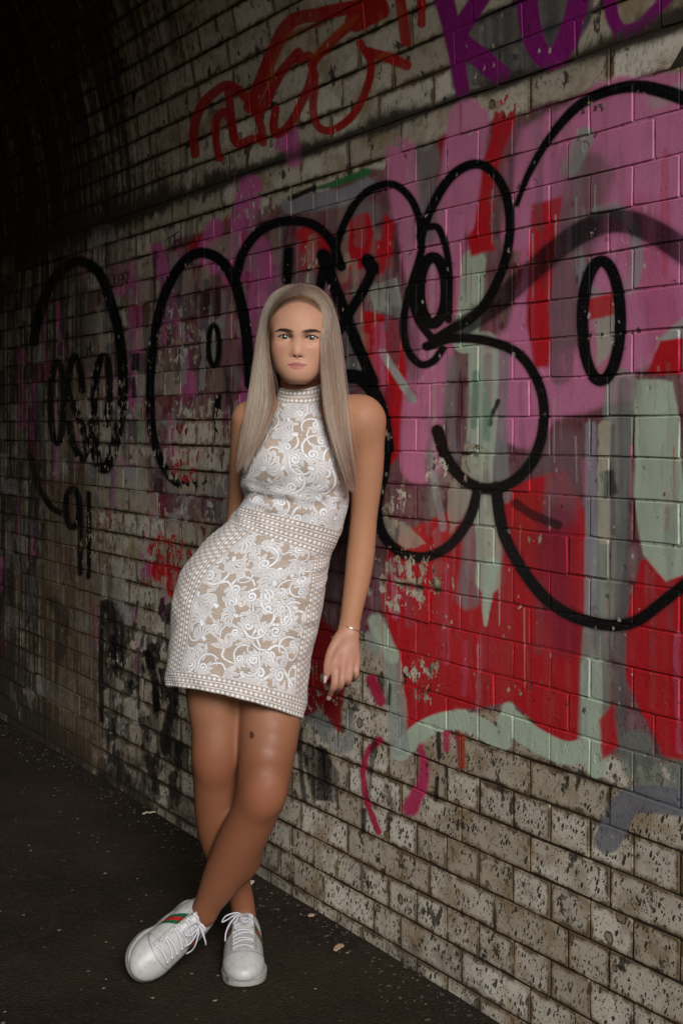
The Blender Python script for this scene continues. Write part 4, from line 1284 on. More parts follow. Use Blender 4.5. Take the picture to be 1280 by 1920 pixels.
# eyes
def ball(c, r, n=24):
    v, f = [], []
    for i in range(n + 1):
        a = math.pi * i / n
        for j in range(2 * n):
            b = math.pi * j / n
            v.append(c + r * np.array([math.sin(a) * math.cos(b), math.sin(a) * math.sin(b), math.cos(a)]))
    for i in range(n):
        for j in range(2 * n):
            f.append((i * 2 * n + j, (i + 1) * 2 * n + j, (i + 1) * 2 * n + (j + 1) % (2 * n), i * 2 * n + (j + 1) % (2 * n)))
    return np.array(v), np.array(f)
t = NT('eye')
at = t.n('ShaderNodeAttribute', attribute_name='tone')
t.put(t.b.inputs['Base Color'], at.outputs[0])
t.b.inputs['Roughness'].default_value = 0.16
t.b.inputs['Specular IOR Level'].default_value = 0.5
t.b.inputs['Coat Weight'].default_value = 0.3
M_EYE = t.m
for c in EYE:
    v, f = ball(c, EYER, 48)
    d = (v - c) / EYER
    look = np.array([0.02, 0.02, 1.0]); look /= np.linalg.norm(look)
    a = np.degrees(np.arccos(np.clip(d @ look, -1, 1)))
    col = np.ones((len(v), 3)) * np.array([0.42, 0.37, 0.345])
    ir = a < 29.0
    k = np.clip(a / 29.0, 0, 1)[:, None]
    icol = np.array([0.085, 0.088, 0.078]) * (1 - k) + np.array([0.045, 0.048, 0.043]) * k
    col = np.where(ir[:, None], icol, col)
    col = np.where(((a > 25.5) & (a < 30.5))[:, None], np.array([0.03, 0.035, 0.037]), col)
    col = np.where((a < 11)[:, None], np.array([0.006, 0.006, 0.006]), col)
    e = mesh_obj('eye', h2w(v), f[:, ::-1].copy(), M_EYE, person)
    set_color(e, col)

# nails
M_NAIL = simple_mat('pale_pink_nail', (0.62, 0.42, 0.40), 0.2)
def nail(tip_a, tip_b, r, nrm, L):
    a, b = np.array(tip_a), np.array(tip_b)
    d = (b - a) / np.linalg.norm(b - a)
    n_ = np.array(nrm, float); n_ -= d * (n_ @ d); n_ /= np.linalg.norm(n_)
    s_ = np.cross(d, n_)
    v, f = [], []
    K, J = 9, 7
    for side in (1.0, 0.75):
        for i in range(K):
            u = i / (K - 1)
            w = r * 0.92 * math.sqrt(max(0.04, 1 - (max(0, u - 0.35) / 0.66) ** 2)) * (0.75 + 0.25 * min(1, u * 4))
            for j in range(J):
                q = (j / (J - 1) * 2 - 1)
                v.append(b - d * L * 0.42 + d * L * u + s_ * w * q + n_ * (r * 1.12 * side * math.sqrt(max(0.05, 1 - (q * w / r) ** 2 * 0.8)) - 0.0012 * u * u))
    for k in (0, K * J):
        for i in range(K - 1):
            for j in range(J - 1):
                q = (k + i * J + j, k + i * J + j + 1, k + (i + 1) * J + j + 1, k + (i + 1) * J + j)
                f.append(q if k == 0 else q[::-1])
    for i in range(K - 1):
        for j in (0, J - 1):
            f.append((i * J + j, (i + 1) * J + j, K * J + (i + 1) * J + j, K * J + i * J + j))
    for j in range(J - 1):
        for i in (0, K - 1):
            f.append((i * J + j, i * J + j + 1, K * J + i * J + j + 1, K * J + i * J + j))
    return mesh_obj('fingernail', np.array(v), f, M_NAIL, person)
nail(px(*TH[2]), px(*TH[3]), R_(5.0, 3), (-0.75, -0.65, 0.0), 0.020)
nail(px(*fing[0][2]), px(*fing[0][3]), R_(4.7, 3), (-0.3, -0.9, -0.3), 0.014)

# bracelet: a thin open silver bangle with a bead at its end
M_SILV = simple_mat('silver', (0.80, 0.78, 0.76), 0.22, 1.0)
def pipe(pts, r, n=8, closed=False, cap_ends=True):
    P = np.array(pts, float); m = len(P)
    T = np.gradient(P, axis=0)
    if closed: T = np.roll(P, -1, 0) - np.roll(P, 1, 0)
    T /= np.linalg.norm(T, axis=1)[:, None] + 1e-12
    ref = np.array([0, 0, 1.0]) if abs(T[0][2]) < 0.9 else np.array([1.0, 0, 0])
    N = np.cross(T[0], ref); N /= np.linalg.norm(N)
    v = []; rr = np.broadcast_to(np.asarray(r, float), (m,))
    for i in range(m):
        N = N - T[i] * (N @ T[i]); N /= np.linalg.norm(N) + 1e-12
        Bn = np.cross(T[i], N)
        for j in range(n):
            a = 2 * math.pi * j / n
            v.append(P[i] + rr[i] * (math.cos(a) * N + math.sin(a) * Bn))
    f = []
    for i in range(m if closed else m - 1):
        for j in range(n):
            f.append((i * n + j, i * n + (j + 1) % n, ((i + 1) % m) * n + (j + 1) % n, ((i + 1) % m) * n + j))
    if cap_ends and not closed:
        f.append(tuple(range(n))[::-1]); f.append(tuple((m - 1) * n + j for j in range(n)))
    return np.array(v), f
bc = px(655.5, 1178, 3.019)
ax1 = px(676.5, 1186, 3.019) - bc; ax1 = ax1 / np.linalg.norm(ax1) * 0.0285
ax2 = np.array([0.05, -0.026, -0.002])
ax2 = np.array([0.004, -0.0255, 0.004])
bp = [bc + ax1 * math.cos(a) + ax2 * math.sin(a) for a in np.linspace(0.0, 2 * math.pi - 0.35, 40)]
br = mesh_obj('bracelet', *pipe(bp, 0.0013), M_SILV, person)
v, f = ball(bp[0], 0.0036, 10)
mesh_obj('bead', v, f, M_SILV, br)
# ---------------------------------------------------------------- the lace dress
# rows from hem to collar: left x, y, right x, y (photograph pixels), depth, half-depth (m), rise of the front (px)
ROWS = [
    (310, 1285, 569, 1347, 2.985, 0.128, 30), (312, 1256, 576, 1309, 2.985, 0.127, 28), (316, 1224, 579, 1262, 2.985, 0.125, 22),
    (321, 1180, 587, 1214, 2.985, 0.122, 16), (323, 1132, 599, 1168, 2.987, 0.119, 12), (333, 1092, 606, 1126, 2.988, 0.114, 8),
    (347, 1060, 611, 1096, 2.99, 0.110, 4), (386, 1014, 615, 1069, 2.992, 0.103, 2), (426, 977, 620, 1043, 2.995, 0.096, 4),
    (437, 964, 630, 1020, 2.995, 0.093, 6), (449, 949, 641, 996, 2.995, 0.092, 7), (459, 930, 648, 967, 2.995, 0.094, 8),
    (451, 908, 653, 940, 2.995, 0.099, 7), (454, 885, 653, 912, 2.995, 0.105, 6), (464, 856, 648, 882, 2.995, 0.106, 4),
    (480, 827, 640, 851, 2.995, 0.100, 2), (496, 804, 630, 817, 2.995, 0.093, 0), (508, 781, 614, 788, 2.997, 0.083, -2),
    (516, 759, 605, 762, 3.003, 0.067, -5), (520, 744, 603, 745, 3.008, 0.058, -9), (525, 725, 602, 719, 3.008, 0.0535, -9)]
RW = np.array(ROWS, float)
NR, NA = 190, 216
def rowcurve(c):
    p = np.stack([np.arange(len(RW)), RW[:, c]], 1)
    q = crs(p, 12)
    return np.interp(np.linspace(0, len(RW) - 1, NR), q[:, 0], q[:, 1])
Lx, Ly, Rx, Ry, DY, DH, FR = [rowcurve(i) for i in range(7)]
rowidx = np.linspace(0, len(RW) - 1, NR)
th = np.linspace(0, 2 * math.pi, NA, endpoint=False)      # 0 = photograph right, pi/2 = front
G3 = np.zeros((NR, NA, 3))
for i in range(NR):
    a, b = px(Lx[i], Ly[i], DY[i]), px(Rx[i], Ry[i], DY[i])
    c = (a + b) / 2; h = (b - a) / 2
    e = 2.25
    cx = np.sign(np.cos(th)) * np.abs(np.cos(th)) ** (2 / e)
    sy = np.sign(np.sin(th)) * np.abs(np.sin(th)) ** (2 / e)
    G3[i] = c + cx[:, None] * h + sy[:, None] * np.array([0, -DH[i], 0])
    G3[i, :, 2] += np.clip(sy, 0, 1) ** 1.5 * FR[i] * DY[i] / F
# metric coordinates: V along the middle of the front, U round the body from it
k_front = np.argmin(np.abs(th - math.pi / 2))
Vm = np.concatenate([[0], np.cumsum(np.linalg.norm(np.diff(G3[:, k_front], axis=0), axis=1))])
seg = np.linalg.norm(np.roll(G3, -1, 1) - G3, axis=2)
U = np.zeros((NR, NA))
for i in range(NR):
    for j in range(1, NA // 2 + 1):
        U[i, (k_front + j) % NA] = U[i, (k_front + j - 1) % NA] - seg[i, (k_front + j - 1) % NA]
        if j < NA // 2:
            U[i, (k_front - j) % NA] = U[i, (k_front - j + 1) % NA] + seg[i, (k_front - j) % NA]
EDGE = np.abs(U[:, 0])                                       # from the middle of the front to the side
nrm = np.cross(np.roll(G3, -1, 1) - np.roll(G3, 1, 1), np.gradient(G3, axis=0))
nrm /= np.linalg.norm(nrm, axis=2)[..., None] + 1e-9
cen = G3.mean(1, keepdims=True)
sgn = np.sign(((G3 - cen) * nrm).sum(2)); nrm *= sgn[..., None]
def near(x, y, Y, r):
    p = px(x, y, Y)
    d2 = (G3[..., 0] - p[0]) ** 2 + (G3[..., 2] - p[2]) ** 2
    return np.exp(-d2 / (r * r))
front = np.clip(np.sin(th), 0, 1)[None, :] ** 0.5
disp = 0.021 * near(512, 866, 2.9, 0.050) * front + 0.021 * near(612, 876, 2.9, 0.050) * front
disp -= 0.004 * near(562, 880, 2.9, 0.022) * front
def crease(x0, y0, x1, y1, amt, w):
    a, b = px(x0, y0, 2.9)[[0, 2]], px(x1, y1, 2.9)[[0, 2]]
    P = G3[..., [0, 2]]; v = b - a
    t_ = np.clip(((P - a) @ v) / (v @ v), 0, 1)
    d = np.linalg.norm(P - a - t_[..., None] * v, axis=2)
    return amt * np.exp(-(d / w) ** 2) * front * (np.sin(t_ * math.pi) * 0.75 + 0.25)
for q in [(450, 927, 560, 944, -0.0055, 0.007), (470, 912, 560, 930, 0.003, 0.007), (560, 948, 650, 945, -0.0025, 0.008), (455, 940, 520, 955, 0.003, 0.006),
          (545, 1148, 608, 1152, -0.004, 0.006), (555, 1163, 603, 1168, 0.005, 0.006), (560, 1178, 600, 1186, -0.005, 0.006), (540, 1128, 606, 1132, 0.004, 0.007),
          (560, 1195, 592, 1203, 0.003, 0.006), (470, 1030, 560, 1060, -0.002, 0.008), (340, 1060, 430, 1050, 0.002, 0.010), (400, 1240, 440, 1290, -0.004, 0.018),
          (420, 1180, 455, 1280, -0.003, 0.020),
          (430, 985, 500, 1040, -0.003, 0.009), (450, 1000, 560, 1075, 0.0025, 0.009), (520, 1050, 612, 1085, -0.003, 0.009), (500, 1085, 608, 1108, 0.003, 0.009),
          (480, 1110, 600, 1140, -0.0025, 0.010), (350, 1100, 420, 1075, -0.003, 0.010), (335, 1150, 400, 1120, -0.002, 0.010), (500, 1180, 585, 1225, -0.0025, 0.010),
          (460, 905, 520, 925, -0.003, 0.007), (580, 930, 652, 915, -0.003, 0.007), (600, 950, 650, 935, 0.0025, 0.007), (500, 955, 600, 965, 0.002, 0.008)]:
    disp += crease(*q)
VV = np.repeat(Vm[:, None], NA, 1)
disp += 0.0016 * np.sin(U * 95 + 3 * np.sin(VV * 31)) * np.sin(VV * 48 + 1.3) + 0.0009 * np.sin(U * 41 - VV * 88)
# cord lines stand proud on the bands; the hem is cut in small scallops
G3 = G3 + nrm * disp[..., None]
G3[0, :, 2] += 0.0022 * np.abs(np.sin(U[0] * math.pi / 0.0115))
verts = np.vstack([G3.reshape(-1, 3), (G3 - nrm * 0.0022).reshape(-1, 3)])
idx = np.arange(NR * NA).reshape(NR, NA); nx = np.roll(idx, -1, 1)
fo = np.stack([idx[:-1], nx[:-1], nx[1:], idx[1:]], -1).reshape(-1, 4)
fi = fo[:, ::-1] + NR * NA
b0 = np.stack([idx[0], idx[0] + NR * NA, nx[0] + NR * NA, nx[0]], -1)
b1 = np.stack([idx[-1], nx[-1], nx[-1] + NR * NA, idx[-1] + NR * NA], -1)
df = np.vstack([fo, fi, b0, b1])

# ---- the lace itself, drawn in metres over (U, V)
LX = 0.00055
LW, LH = int(0.84 / LX), int(0.80 / LX)
lu = (np.arange(LW) + 0.5) * LX - 0.42
lv = (np.arange(LH) + 0.5) * LX - 0.01
LACE = np.zeros((LH, LW), np.float32)         # white thread
Ed = np.interp(lv, Vm, EDGE)
rl = np.random.default_rng(21)
GAP = np.zeros((LH, LW), bool)
def lstroke(pts, w0, w1=None, cord=True):
    p = np.array(pts, float); n_ = len(p) - 1
    w1 = w0 if w1 is None else w1
    m = max(w0, w1) + 0.003
    i0, i1 = np.searchsorted(lu, [p[:, 0].min() - m, p[:, 0].max() + m]); j0, j1 = np.searchsorted(lv, [p[:, 1].min() - m, p[:, 1].max() + m])
    if i1 <= i0 or j1 <= j0: return
    x = lu[None, i0:i1]; y = lv[j0:j1, None]
    dm = np.full((j1 - j0, i1 - i0), 1.0, np.float32)
    for i in range(n_):
        a, b = p[i], p[i + 1]; v = b - a; L = v @ v + 1e-12
        t_ = np.clip(((x - a[0]) * v[0] + (y - a[1]) * v[1]) / L, 0, 1)
        d = np.hypot(x - a[0] - t_ * v[0], y - a[1] - t_ * v[1]) - 0.5 * (w0 + (w1 - w0) * (i + t_) / n_)
        np.minimum(dm, d, out=dm)
    S = LACE[j0:j1, i0:i1]
    S *= np.clip((dm - 0.0004) / 0.0008, 0, 1)                      # a slit round the shape
    a = np.clip(0.5 - dm / 0.0007, 0, 1)
    if cord: a = a * (1 - 0.42 * np.clip((-dm - 0.0012) / 0.0006, 0, 1))
    np.maximum(S, a, out=S)
def placer(cx, cy, s, rot, flip):
    c, sn = math.cos(rot), math.sin(rot)
    return lambda P: [(cx + s * (flip * x * c - y * sn), cy + s * (flip * x * sn + y * c)) for x, y in P]
def palmette(T, s):
    """a fan of curled fingers from one root"""
    for k in range(7):
        a = -1.15 + k * 0.40
        L_ = 0.034 - 0.0022 * abs(k - 3)
        b = a + 0.5
        P = crs([(0, 0), (L_ * 0.35 * math.cos(a), L_ * 0.35 * math.sin(a)), (L_ * 0.75 * math.cos(a + 0.25), L_ * 0.75 * math.sin(a + 0.25)), (L_ * 0.92 * math.cos(b + 0.12), L_ * 0.92 * math.sin(b + 0.12))], 5)
        lstroke(T(P), 0.0024 * s, 0.0064 * s)
    lstroke(T([(-0.004, 0), (0.002, 0)]), 0.009 * s, 0.007 * s, False)
def scroll(T, s):
    sp = [((0.0125 * (1 - k / 30)) * math.cos(k * 0.40), (0.0125 * (1 - k / 30)) * math.sin(k * 0.40)) for k in range(26)]
    lstroke(T(sp), 0.0052 * s, 0.0050 * s, False)
    for k in range(6):
        a = 0.9 + k * 0.62
        lstroke(T([(0.0155 * math.cos(a), 0.0155 * math.sin(a)), (0.021 * math.cos(a + 0.2), 0.021 * math.sin(a + 0.2))]), 0.0085 * s, 0.0045 * s)
    lstroke(T(crs([(0.0125, 0), (0.015, -0.014), (0.009, -0.028), (-0.006, -0.036), (-0.02, -0.034)], 6)), 0.0052 * s, 0.0036 * s, False)
def leaves(T, s):
    for k, a in enumerate((-0.9, -0.3, 0.35, 1.0)):
        L_ = 0.026
        lstroke(T([(0.003 * math.cos(a), 0.003 * math.sin(a)), (0.55 * L_ * math.cos(a), 0.55 * L_ * math.sin(a))]), 0.0030 * s, 0.0105 * s)
        lstroke(T([(0.55 * L_ * math.cos(a), 0.55 * L_ * math.sin(a)), (L_ * math.cos(a + 0.15), L_ * math.sin(a + 0.15))]), 0.0100 * s, 0.0022 * s)
    lstroke(T(crs([(0, 0), (-0.012, 0.004), (-0.022, -0.004), (-0.028, -0.016)], 5)), 0.0038 * s, 0.0026 * s, False)
pos_ = []
for tr in range(9000):
    p = (rl.uniform(-0.41, 0.41), rl.uniform(0.0, 0.78))
    if all((p[0] - q[0]) ** 2 + (p[1] - q[1]) ** 2 > 0.0295 ** 2 for q in pos_): pos_.append(p)
for q in pos_:
    s_ = rl.uniform(0.9, 1.25)
    T_ = placer(q[0], q[1], s_, rl.uniform(0, 6.28), rl.choice([-1, 1]))
    rl.choice([palmette, palmette, scroll, scroll, leaves])(T_, s_)
# the ground net
sx_ = lu / 0.0046; sy_ = lv / 0.0040
wob = fnoise((LH, LW), 14, 31, 2) * 1.6
hx = (sx_[None, :] + wob) + 0.5 * (np.floor(sy_[:, None] + wob) % 2)
fx_ = np.abs((hx % 1) - 0.5); fy_ = np.abs(((sy_[:, None] + wob) % 1) - 0.5)
net = np.clip((np.maximum(fx_, fy_ * 0.96) - 0.40) / 0.06, 0, 1) * 0.72
LACE = np.maximum(LACE, net.astype(np.float32))
# bands of diamonds between cords
def diamonds(mask, along, across, pitch=0.0115, rowp=0.0135, size=0.0047):
    ra = across / rowp
    r0 = np.floor(ra); fr_ = (ra - r0 - 0.5) * rowp
    fa = (((along / pitch) + 0.5 * (r0 % 2)) % 1 - 0.5) * pitch
    d = np.abs(fa) + np.abs(fr_)
    v_ = np.clip((size - d) / 0.0008 + 0.5, 0, 1)
    cord = np.clip((0.0011 - np.abs(np.abs(fr_) - rowp / 2)) / 0.0007 + 0.5, 0, 1)
    v_ = np.maximum(np.maximum(v_, cord), 0.10)
    return np.where(mask, v_, LACE)
UU, V2 = np.meshgrid(lu, lv)
EE = Ed[:, None]
vat = lambda r: float(np.interp(r, rowidx, Vm))
w0, w1 = vat(8), vat(10)
au = np.abs(UU)
# side panels of the skirt, trim along the armholes
LACE = diamonds((V2 < w0) & (au > EE - np.where(UU > 0, 0.085, 0.120)) & (au < EE - 0.012), V2, EE - au - 0.012, rowp=0.0150)
LACE = diamonds((V2 > vat(13.2)) & (V2 < vat(18.6)) & (au > EE - 0.040), V2, EE - au, rowp=0.0133)
LACE = diamonds(V2 < 0.0405, UU, V2, rowp=0.0135)
LACE = diamonds((V2 > w0) & (V2 < w1), UU, V2 - w0, rowp=(w1 - w0) / 4)
LACE = diamonds(V2 > vat(18.6), UU, V2 - vat(18.6), rowp=(vat(20) - vat(18.6)) / 2, pitch=0.0105)
LACE = np.where(V2 > vat(20) - 0.003, 1, LACE)
tone = fnoise((LH, LW), 30, 33, 3)[..., None]
nude = np.array([0.36, 0.265, 0.195]); white = np.array([0.72, 0.735, 0.77])
a = np.clip(LACE, 0, 1)[..., None]
rgb = nude * (0.92 + 0.16 * tone) * (1 - a) + white * (0.88 + 0.16 * tone) * a
IM_LACE = make_image('lace', np.concatenate([rgb, a], -1))
del LACE, rgb, a, UU, V2, au, wob, hx, fx_, fy_, net
t = NT('white_lace')
uvn = t.n('ShaderNodeUVMap', uv_map='UVMap')
im = t.n('ShaderNodeTexImage', image=IM_LACE, interpolation='Cubic', extension='EXTEND')
t.put(im.inputs[0], uvn.outputs[0])
t.put(t.b.inputs['Base Color'], im.outputs[0])
t.b.inputs['Roughness'].default_value = 0.75
t.b.inputs['Specular IOR Level'].default_value = 0.25
t.b.inputs['Sheen Weight'].default_value = 0.15
t.put(t.b.inputs['Normal'], t.bump(im.outputs[1], 0.8, 0.0016))
M_LACE = t.m
dress = mesh_obj('dress', verts, df, M_LACE, person)
tag(dress, 'white lace halter mini dress over a nude lining')
uvl = dress.data.uv_layers.new(name='UVMap')
uvp = np.stack([(U + 0.42) / 0.84, (VV + 0.01) / 0.80], -1).reshape(-1, 2)
uvp = np.vstack([uvp, uvp])
lvi = np.empty(len(dress.data.loops), np.int32); dress.data.loops.foreach_get('vertex_index', lvi)
uvl.data.foreach_set('uv', uvp[lvi].astype(np.float32).ravel())
# ---------------------------------------------------------------- hair: long, straight, parted in the middle
GL = [[  # photograph left: [front layer, deep layer] x [next to the face, outermost]
    [(561,560,2.924),(541,562,2.923),(521,574,2.926),(509,600,2.930),(505,630,2.940),(507,665,2.936),(515,705,2.922),(520,745,2.900),(511,785,2.880),(490,835,2.868),(463,893,2.875)],
    [(563,533,2.985),(540,535,2.985),(515,550,2.980),(496,580,2.975),(484,625,2.965),(476,680,2.955),(468,730,2.945),(458,785,2.930),(449,830,2.924),(443,865,2.922),(438,899,2.925)]],
   [[(562,548,2.940),(540,553,2.940),(518,570,2.948),(503,600,2.965),(499,640,2.975),(504,680,2.975),(511,720,2.962),(511,750,2.938),(499,790,2.915),(482,835,2.898),(458,885,2.900)],
    [(563,531,3.050),(535,536,3.055),(508,556,3.055),(491,590,3.045),(483,640,3.030),(479,690,3.015),(474,740,2.985),(466,790,2.950),(456,830,2.938),(450,860,2.934),(444,890,2.935)]]]
GR = [[
    [(563,560,2.924),(583,563,2.923),(593,578,2.923),(598,606,2.914),(600,650,2.896),(602,695,2.893),(606,740,2.886),(613,785,2.872),(628,840,2.858),(646,895,2.862),(657,928,2.876)],
    [(564,533,2.985),(585,537,2.985),(608,555,2.975),(624,585,2.965),(635,630,2.955),(642,680,2.945),(648,730,2.930),(653,785,2.918),(658,840,2.912),(664,890,2.918),(667,934,2.930)]],
   [[(563,548,2.940),(585,556,2.940),(604,578,2.948),(613,610,2.960),(615,650,2.965),(615,695,2.955),(616,740,2.938),(621,785,2.915),(633,840,2.896),(648,890,2.896),(659,918,2.903)],
    [(564,531,3.050),(590,537,3.055),(614,558,3.055),(631,592,3.045),(639,640,3.030),(643,690,3.010),(648,740,2.980),(652,790,2.948),(657,840,2.936),(662,885,2.936),(665,920,2.945)]]]
GB = [[
    [(556,533,3.020),(535,535,3.060),(516,560,3.085),(507,610,3.095),(506,660,3.090),(508,710,3.085),(510,750,3.085),(508,790,3.080),(506,820,3.072),(505,845,3.070),(505,870,3.070)],
    [(570,533,3.020),(590,535,3.060),(608,560,3.085),(618,610,3.095),(620,660,3.090),(618,710,3.085),(618,750,3.082),(622,790,3.076),(625,820,3.070),(626,845,3.068),(627,870,3.068)]],
   [[(557,532,3.050),(535,536,3.080),(516,565,3.100),(507,612,3.110),(506,662,3.105),(508,710,3.098),(510,750,3.098),(508,790,3.092),(506,820,3.085),(505,845,3.082),(505,870,3.080)],
    [(570,532,3.050),(590,536,3.080),(608,565,3.100),(618,612,3.110),(620,662,3.105),(618,710,3.098),(618,750,3.095),(622,790,3.090),(625,820,3.083),(626,845,3.080),(627,870,3.080)]]]
NP = 30
def guides(g):
    return np.array([[[px(*q) for q in path] for path in lay] for lay in g])       # [layer][side][ctrl][3]
def crs_many(C, m):
    """Catmull-Rom through many paths at once: C (N, K, 3) -> (N, m, 3)"""
    K = C.shape[1]
    Q = np.concatenate([2 * C[:, :1] - C[:, 1:2], C, 2 * C[:, -1:] - C[:, -2:-1]], 1)
    u = np.linspace(0, K - 1 - 1e-6, m); i = u.astype(int); f = (u - i)[None, :, None]
    a, b, c, d = Q[:, i], Q[:, i + 1], Q[:, i + 2], Q[:, i + 3]
    return 0.5 * (2 * b + (c - a) * f + (2 * a - 5 * b + 4 * c - d) * f * f + (-a + 3 * b - 3 * c + d) * f ** 3)
SKULL = [ellp(mm(0, 31, -88), mm(72, 84, 92), 0.02), ellp(mm(0, 32, -42), mm(63, 60, 50), 0.03), ellp(mm(0, -22, -52), mm(60, 66, 60), 0.03)]
def grow(g, n, seed, nclump, jit=0.0016, fly=0.02):
    r = np.random.default_rng(seed)
    G = guides(g)
    ca, cb = r.random(nclump), r.random(nclump) ** 1.3
    k = r.integers(0, nclump, n)
    spread = 1.3 / math.sqrt(nclump)
    a0 = np.clip(ca[k] + r.normal(0, spread, n), 0, 1); b0 = np.clip(cb[k] + r.normal(0, spread * 1.2, n), 0, 1)
    edge = r.random(n) < 0.10
    a0 = np.where(edge, np.round(a0), a0)
    def at(a, b):
        a = a[:, None, None]; b = b[:, None, None]
        return (1 - b) * ((1 - a) * G[0, 0] + a * G[0, 1]) + b * ((1 - a) * G[1, 0] + a * G[1, 1])
    C = at(a0, b0); CC = at(ca[k], cb[k])
    K = C.shape[1]
    w = np.linspace(0, 1, K) ** 1.4 * 0.86
    C = C + (CC - C) * w[None, :, None]
    # a slow sway of each lock and a little waywardness of each hair
    ph = r.random((nclump, 3)) * 6.28
    s = np.linspace(0, 1, K)
    C += 0.0022 * np.sin(4.5 * s[None, :, None] + ph[k][:, None, :]) * np.array([1, 0.8, 0])[None, None, :] * s[None, :, None]
    C[:, :3, 0] += r.normal(0, 0.0022, (n, 1))
    C += r.normal(0, jit, (n, 1, 3)) * np.array([1, 1, 0.4]) * (0.25 + s[None, :, None])
    fl = (r.random(n) < fly)[:, None, None]
    C += fl * r.normal(0, 0.011, (n, 1, 3)) * (s[None, :, None] ** 1.5)
    C[:, 0, 2] += r.normal(0, 0.001, n)
    P = crs_many(C, NP)
    # lie on the head, not in it
    lay_ = (0.0012 + 0.0050 * np.clip(a0, 0, 1) ** 0.7 * (1 - 0.6 * b0) + 0.0015 * r.random(n))[:, None] * np.ones((1, NP))
    Q = w2h(P.reshape(-1, 3)); lim = lay_.ravel()
    sel = np.where(Q[:, 1] > -0.075)[0]
    for _ in range(2):
        q = Q[sel]; d = sdf_eval(SKULL, q); e_ = 0.001
        g_ = np.stack([sdf_eval(SKULL, q + np.array(v_) * e_) - d for v_ in ((1, 0, 0), (0, 1, 0), (0, 0, 1))], 1)
        g_ /= np.linalg.norm(g_, axis=1)[:, None] + 1e-9
        Q[sel] = q + g_ * (np.maximum(lim[sel] - d, 0) * np.clip((q[:, 1] + 0.075) / 0.07, 0, 1))[:, None]
    P = h2w(Q).reshape(n, NP, 3)
    # uneven ends
    L = np.clip(1 - np.abs(r.normal(0, 0.055, n)), 0.70, 1.0) * (1 - 0.12 * r.random(nclump)[k])
    u = np.linspace(0, 1, NP)[None, :] * L[:, None] * (NP - 1)
    i = np.minimum(u.astype(int), NP - 2); f = (u - i)[..., None]
    P = np.take_along_axis(P, i[..., None], 1) * (1 - f) + np.take_along_axis(P, (i + 1)[..., None], 1) * f
    tone = np.clip(0.5 + 0.30 * r.normal(0, 1, nclump)[k] + 0.18 * r.normal(0, 1, n), 0, 1)
    return P, tone
def hair_material():
    m = bpy.data.materials.new('ash_blonde_hair'); m.use_nodes = True
    nt = m.node_tree; nt.nodes.clear()
    out = nt.nodes.new('ShaderNodeOutputMaterial')
    h = nt.nodes.new('ShaderNodeBsdfHairPrincipled')
    h.parametrization = 'COLOR'
    at = nt.nodes.new('ShaderNodeAttribute'); at.attribute_name = 'tone'
    ramp = nt.nodes.new('ShaderNodeValToRGB')
    e = ramp.color_ramp.elements
    e[0].position = 0.15; e[0].color = (0.11, 0.050, 0.028, 1)
    e[1].position = 0.88; e[1].color = (0.66, 0.405, 0.255, 1)
    x = e.new(0.5); x.color = (0.36, 0.182, 0.104, 1)
    info = nt.nodes.new('ShaderNodeHairInfo')
    mr = nt.nodes.new('ShaderNodeMapRange'); mr.inputs[1].default_value = 0.0; mr.inputs[2].default_value = 0.16
    mix = nt.nodes.new('ShaderNodeMix'); mix.data_type = 'RGBA'
    mix.inputs[6].default_value = (0.075, 0.036, 0.021, 1)
    nt.links.new(at.outputs['Fac'], ramp.inputs[0])
    nt.links.new(info.outputs['Intercept'], mr.inputs[0])
    nt.links.new(mr.outputs[0], mix.inputs[0]); nt.links.new(ramp.outputs[0], mix.inputs[7])
    nt.links.new(mix.outputs[2], h.inputs['Color'])
    h.inputs['Roughness'].default_value = 0.34
    h.inputs['Radial Roughness'].default_value = 0.55
    nt.links.new(h.outputs[0], out.inputs[0])
    return m
M_HAIR = hair_material()
def hairline(n, seed):
    """short growth that starts on the forehead's edge and runs back over the scalp"""
    r = np.random.default_rng(seed)
    u = np.where(r.random(n) < 0.5, -1, 1) * r.random(n) ** 0.8
    t_ = np.linspace(0, 1, NP)[None, :]
    x = (46 * u)[:, None] + (np.sign(u) * (8 + 16 * r.random(n)))[:, None] * t_ ** 1.3
    y0 = 74 - 24 * u ** 2 - 8 * np.abs(u) ** 6 + r.normal(0, 2.2, n)
    y = y0[:, None] + (13 - 10 * np.abs(u))[:, None] * t_ - 12 * np.abs(u)[:, None] * t_ ** 2
    z = -22 - 12 * np.abs(u)[:, None] ** 2 - 46 * t_
    Q = np.stack([x + 0 * t_, y + 0 * t_, z + 0 * x], -1).reshape(-1, 3) * 0.001
    off = (0.0003 + (0.0008 + 0.0022 * r.random(n))[:, None] * np.minimum(1, t_ * 2.2)).ravel()
    for _ in range(8):
        d = sdf_eval(HOPS[:4], Q); e_ = 0.001
        g_ = np.stack([sdf_eval(HOPS[:4], Q + np.array(v_) * e_) - d for v_ in ((1, 0, 0), (0, 1, 0), (0, 0, 1))], 1)
        g_ /= np.linalg.norm(g_, axis=1)[:, None] + 1e-9
        Q = Q - g_ * (d - off)[:, None] * 0.8
    return h2w(Q).reshape(n, NP, 3), np.clip(0.30 + 0.2 * r.normal(0, 1, n), 0, 1)
sets = [hairline(1500, 40), grow(GL, 3000, 41, 46), grow(GR, 3300, 42, 50), grow(GB, 2600, 43, 60, fly=0.01)]
HP_ = np.concatenate([q[0] for q in sets]); HT = np.concatenate([q[1] for q in sets])
hc = bpy.data.hair_curves.new('hair')
hc.add_curves([NP] * len(HP_))
hc.points.foreach_set('position', HP_.astype(np.float32).ravel())
ra = hc.attributes.get('radius') or hc.attributes.new('radius', 'FLOAT', 'POINT')
prof = np.interp(np.linspace(0, 1, NP), [0, 0.08, 0.8, 1], [0.00030, 0.00042, 0.00038, 0.00012])
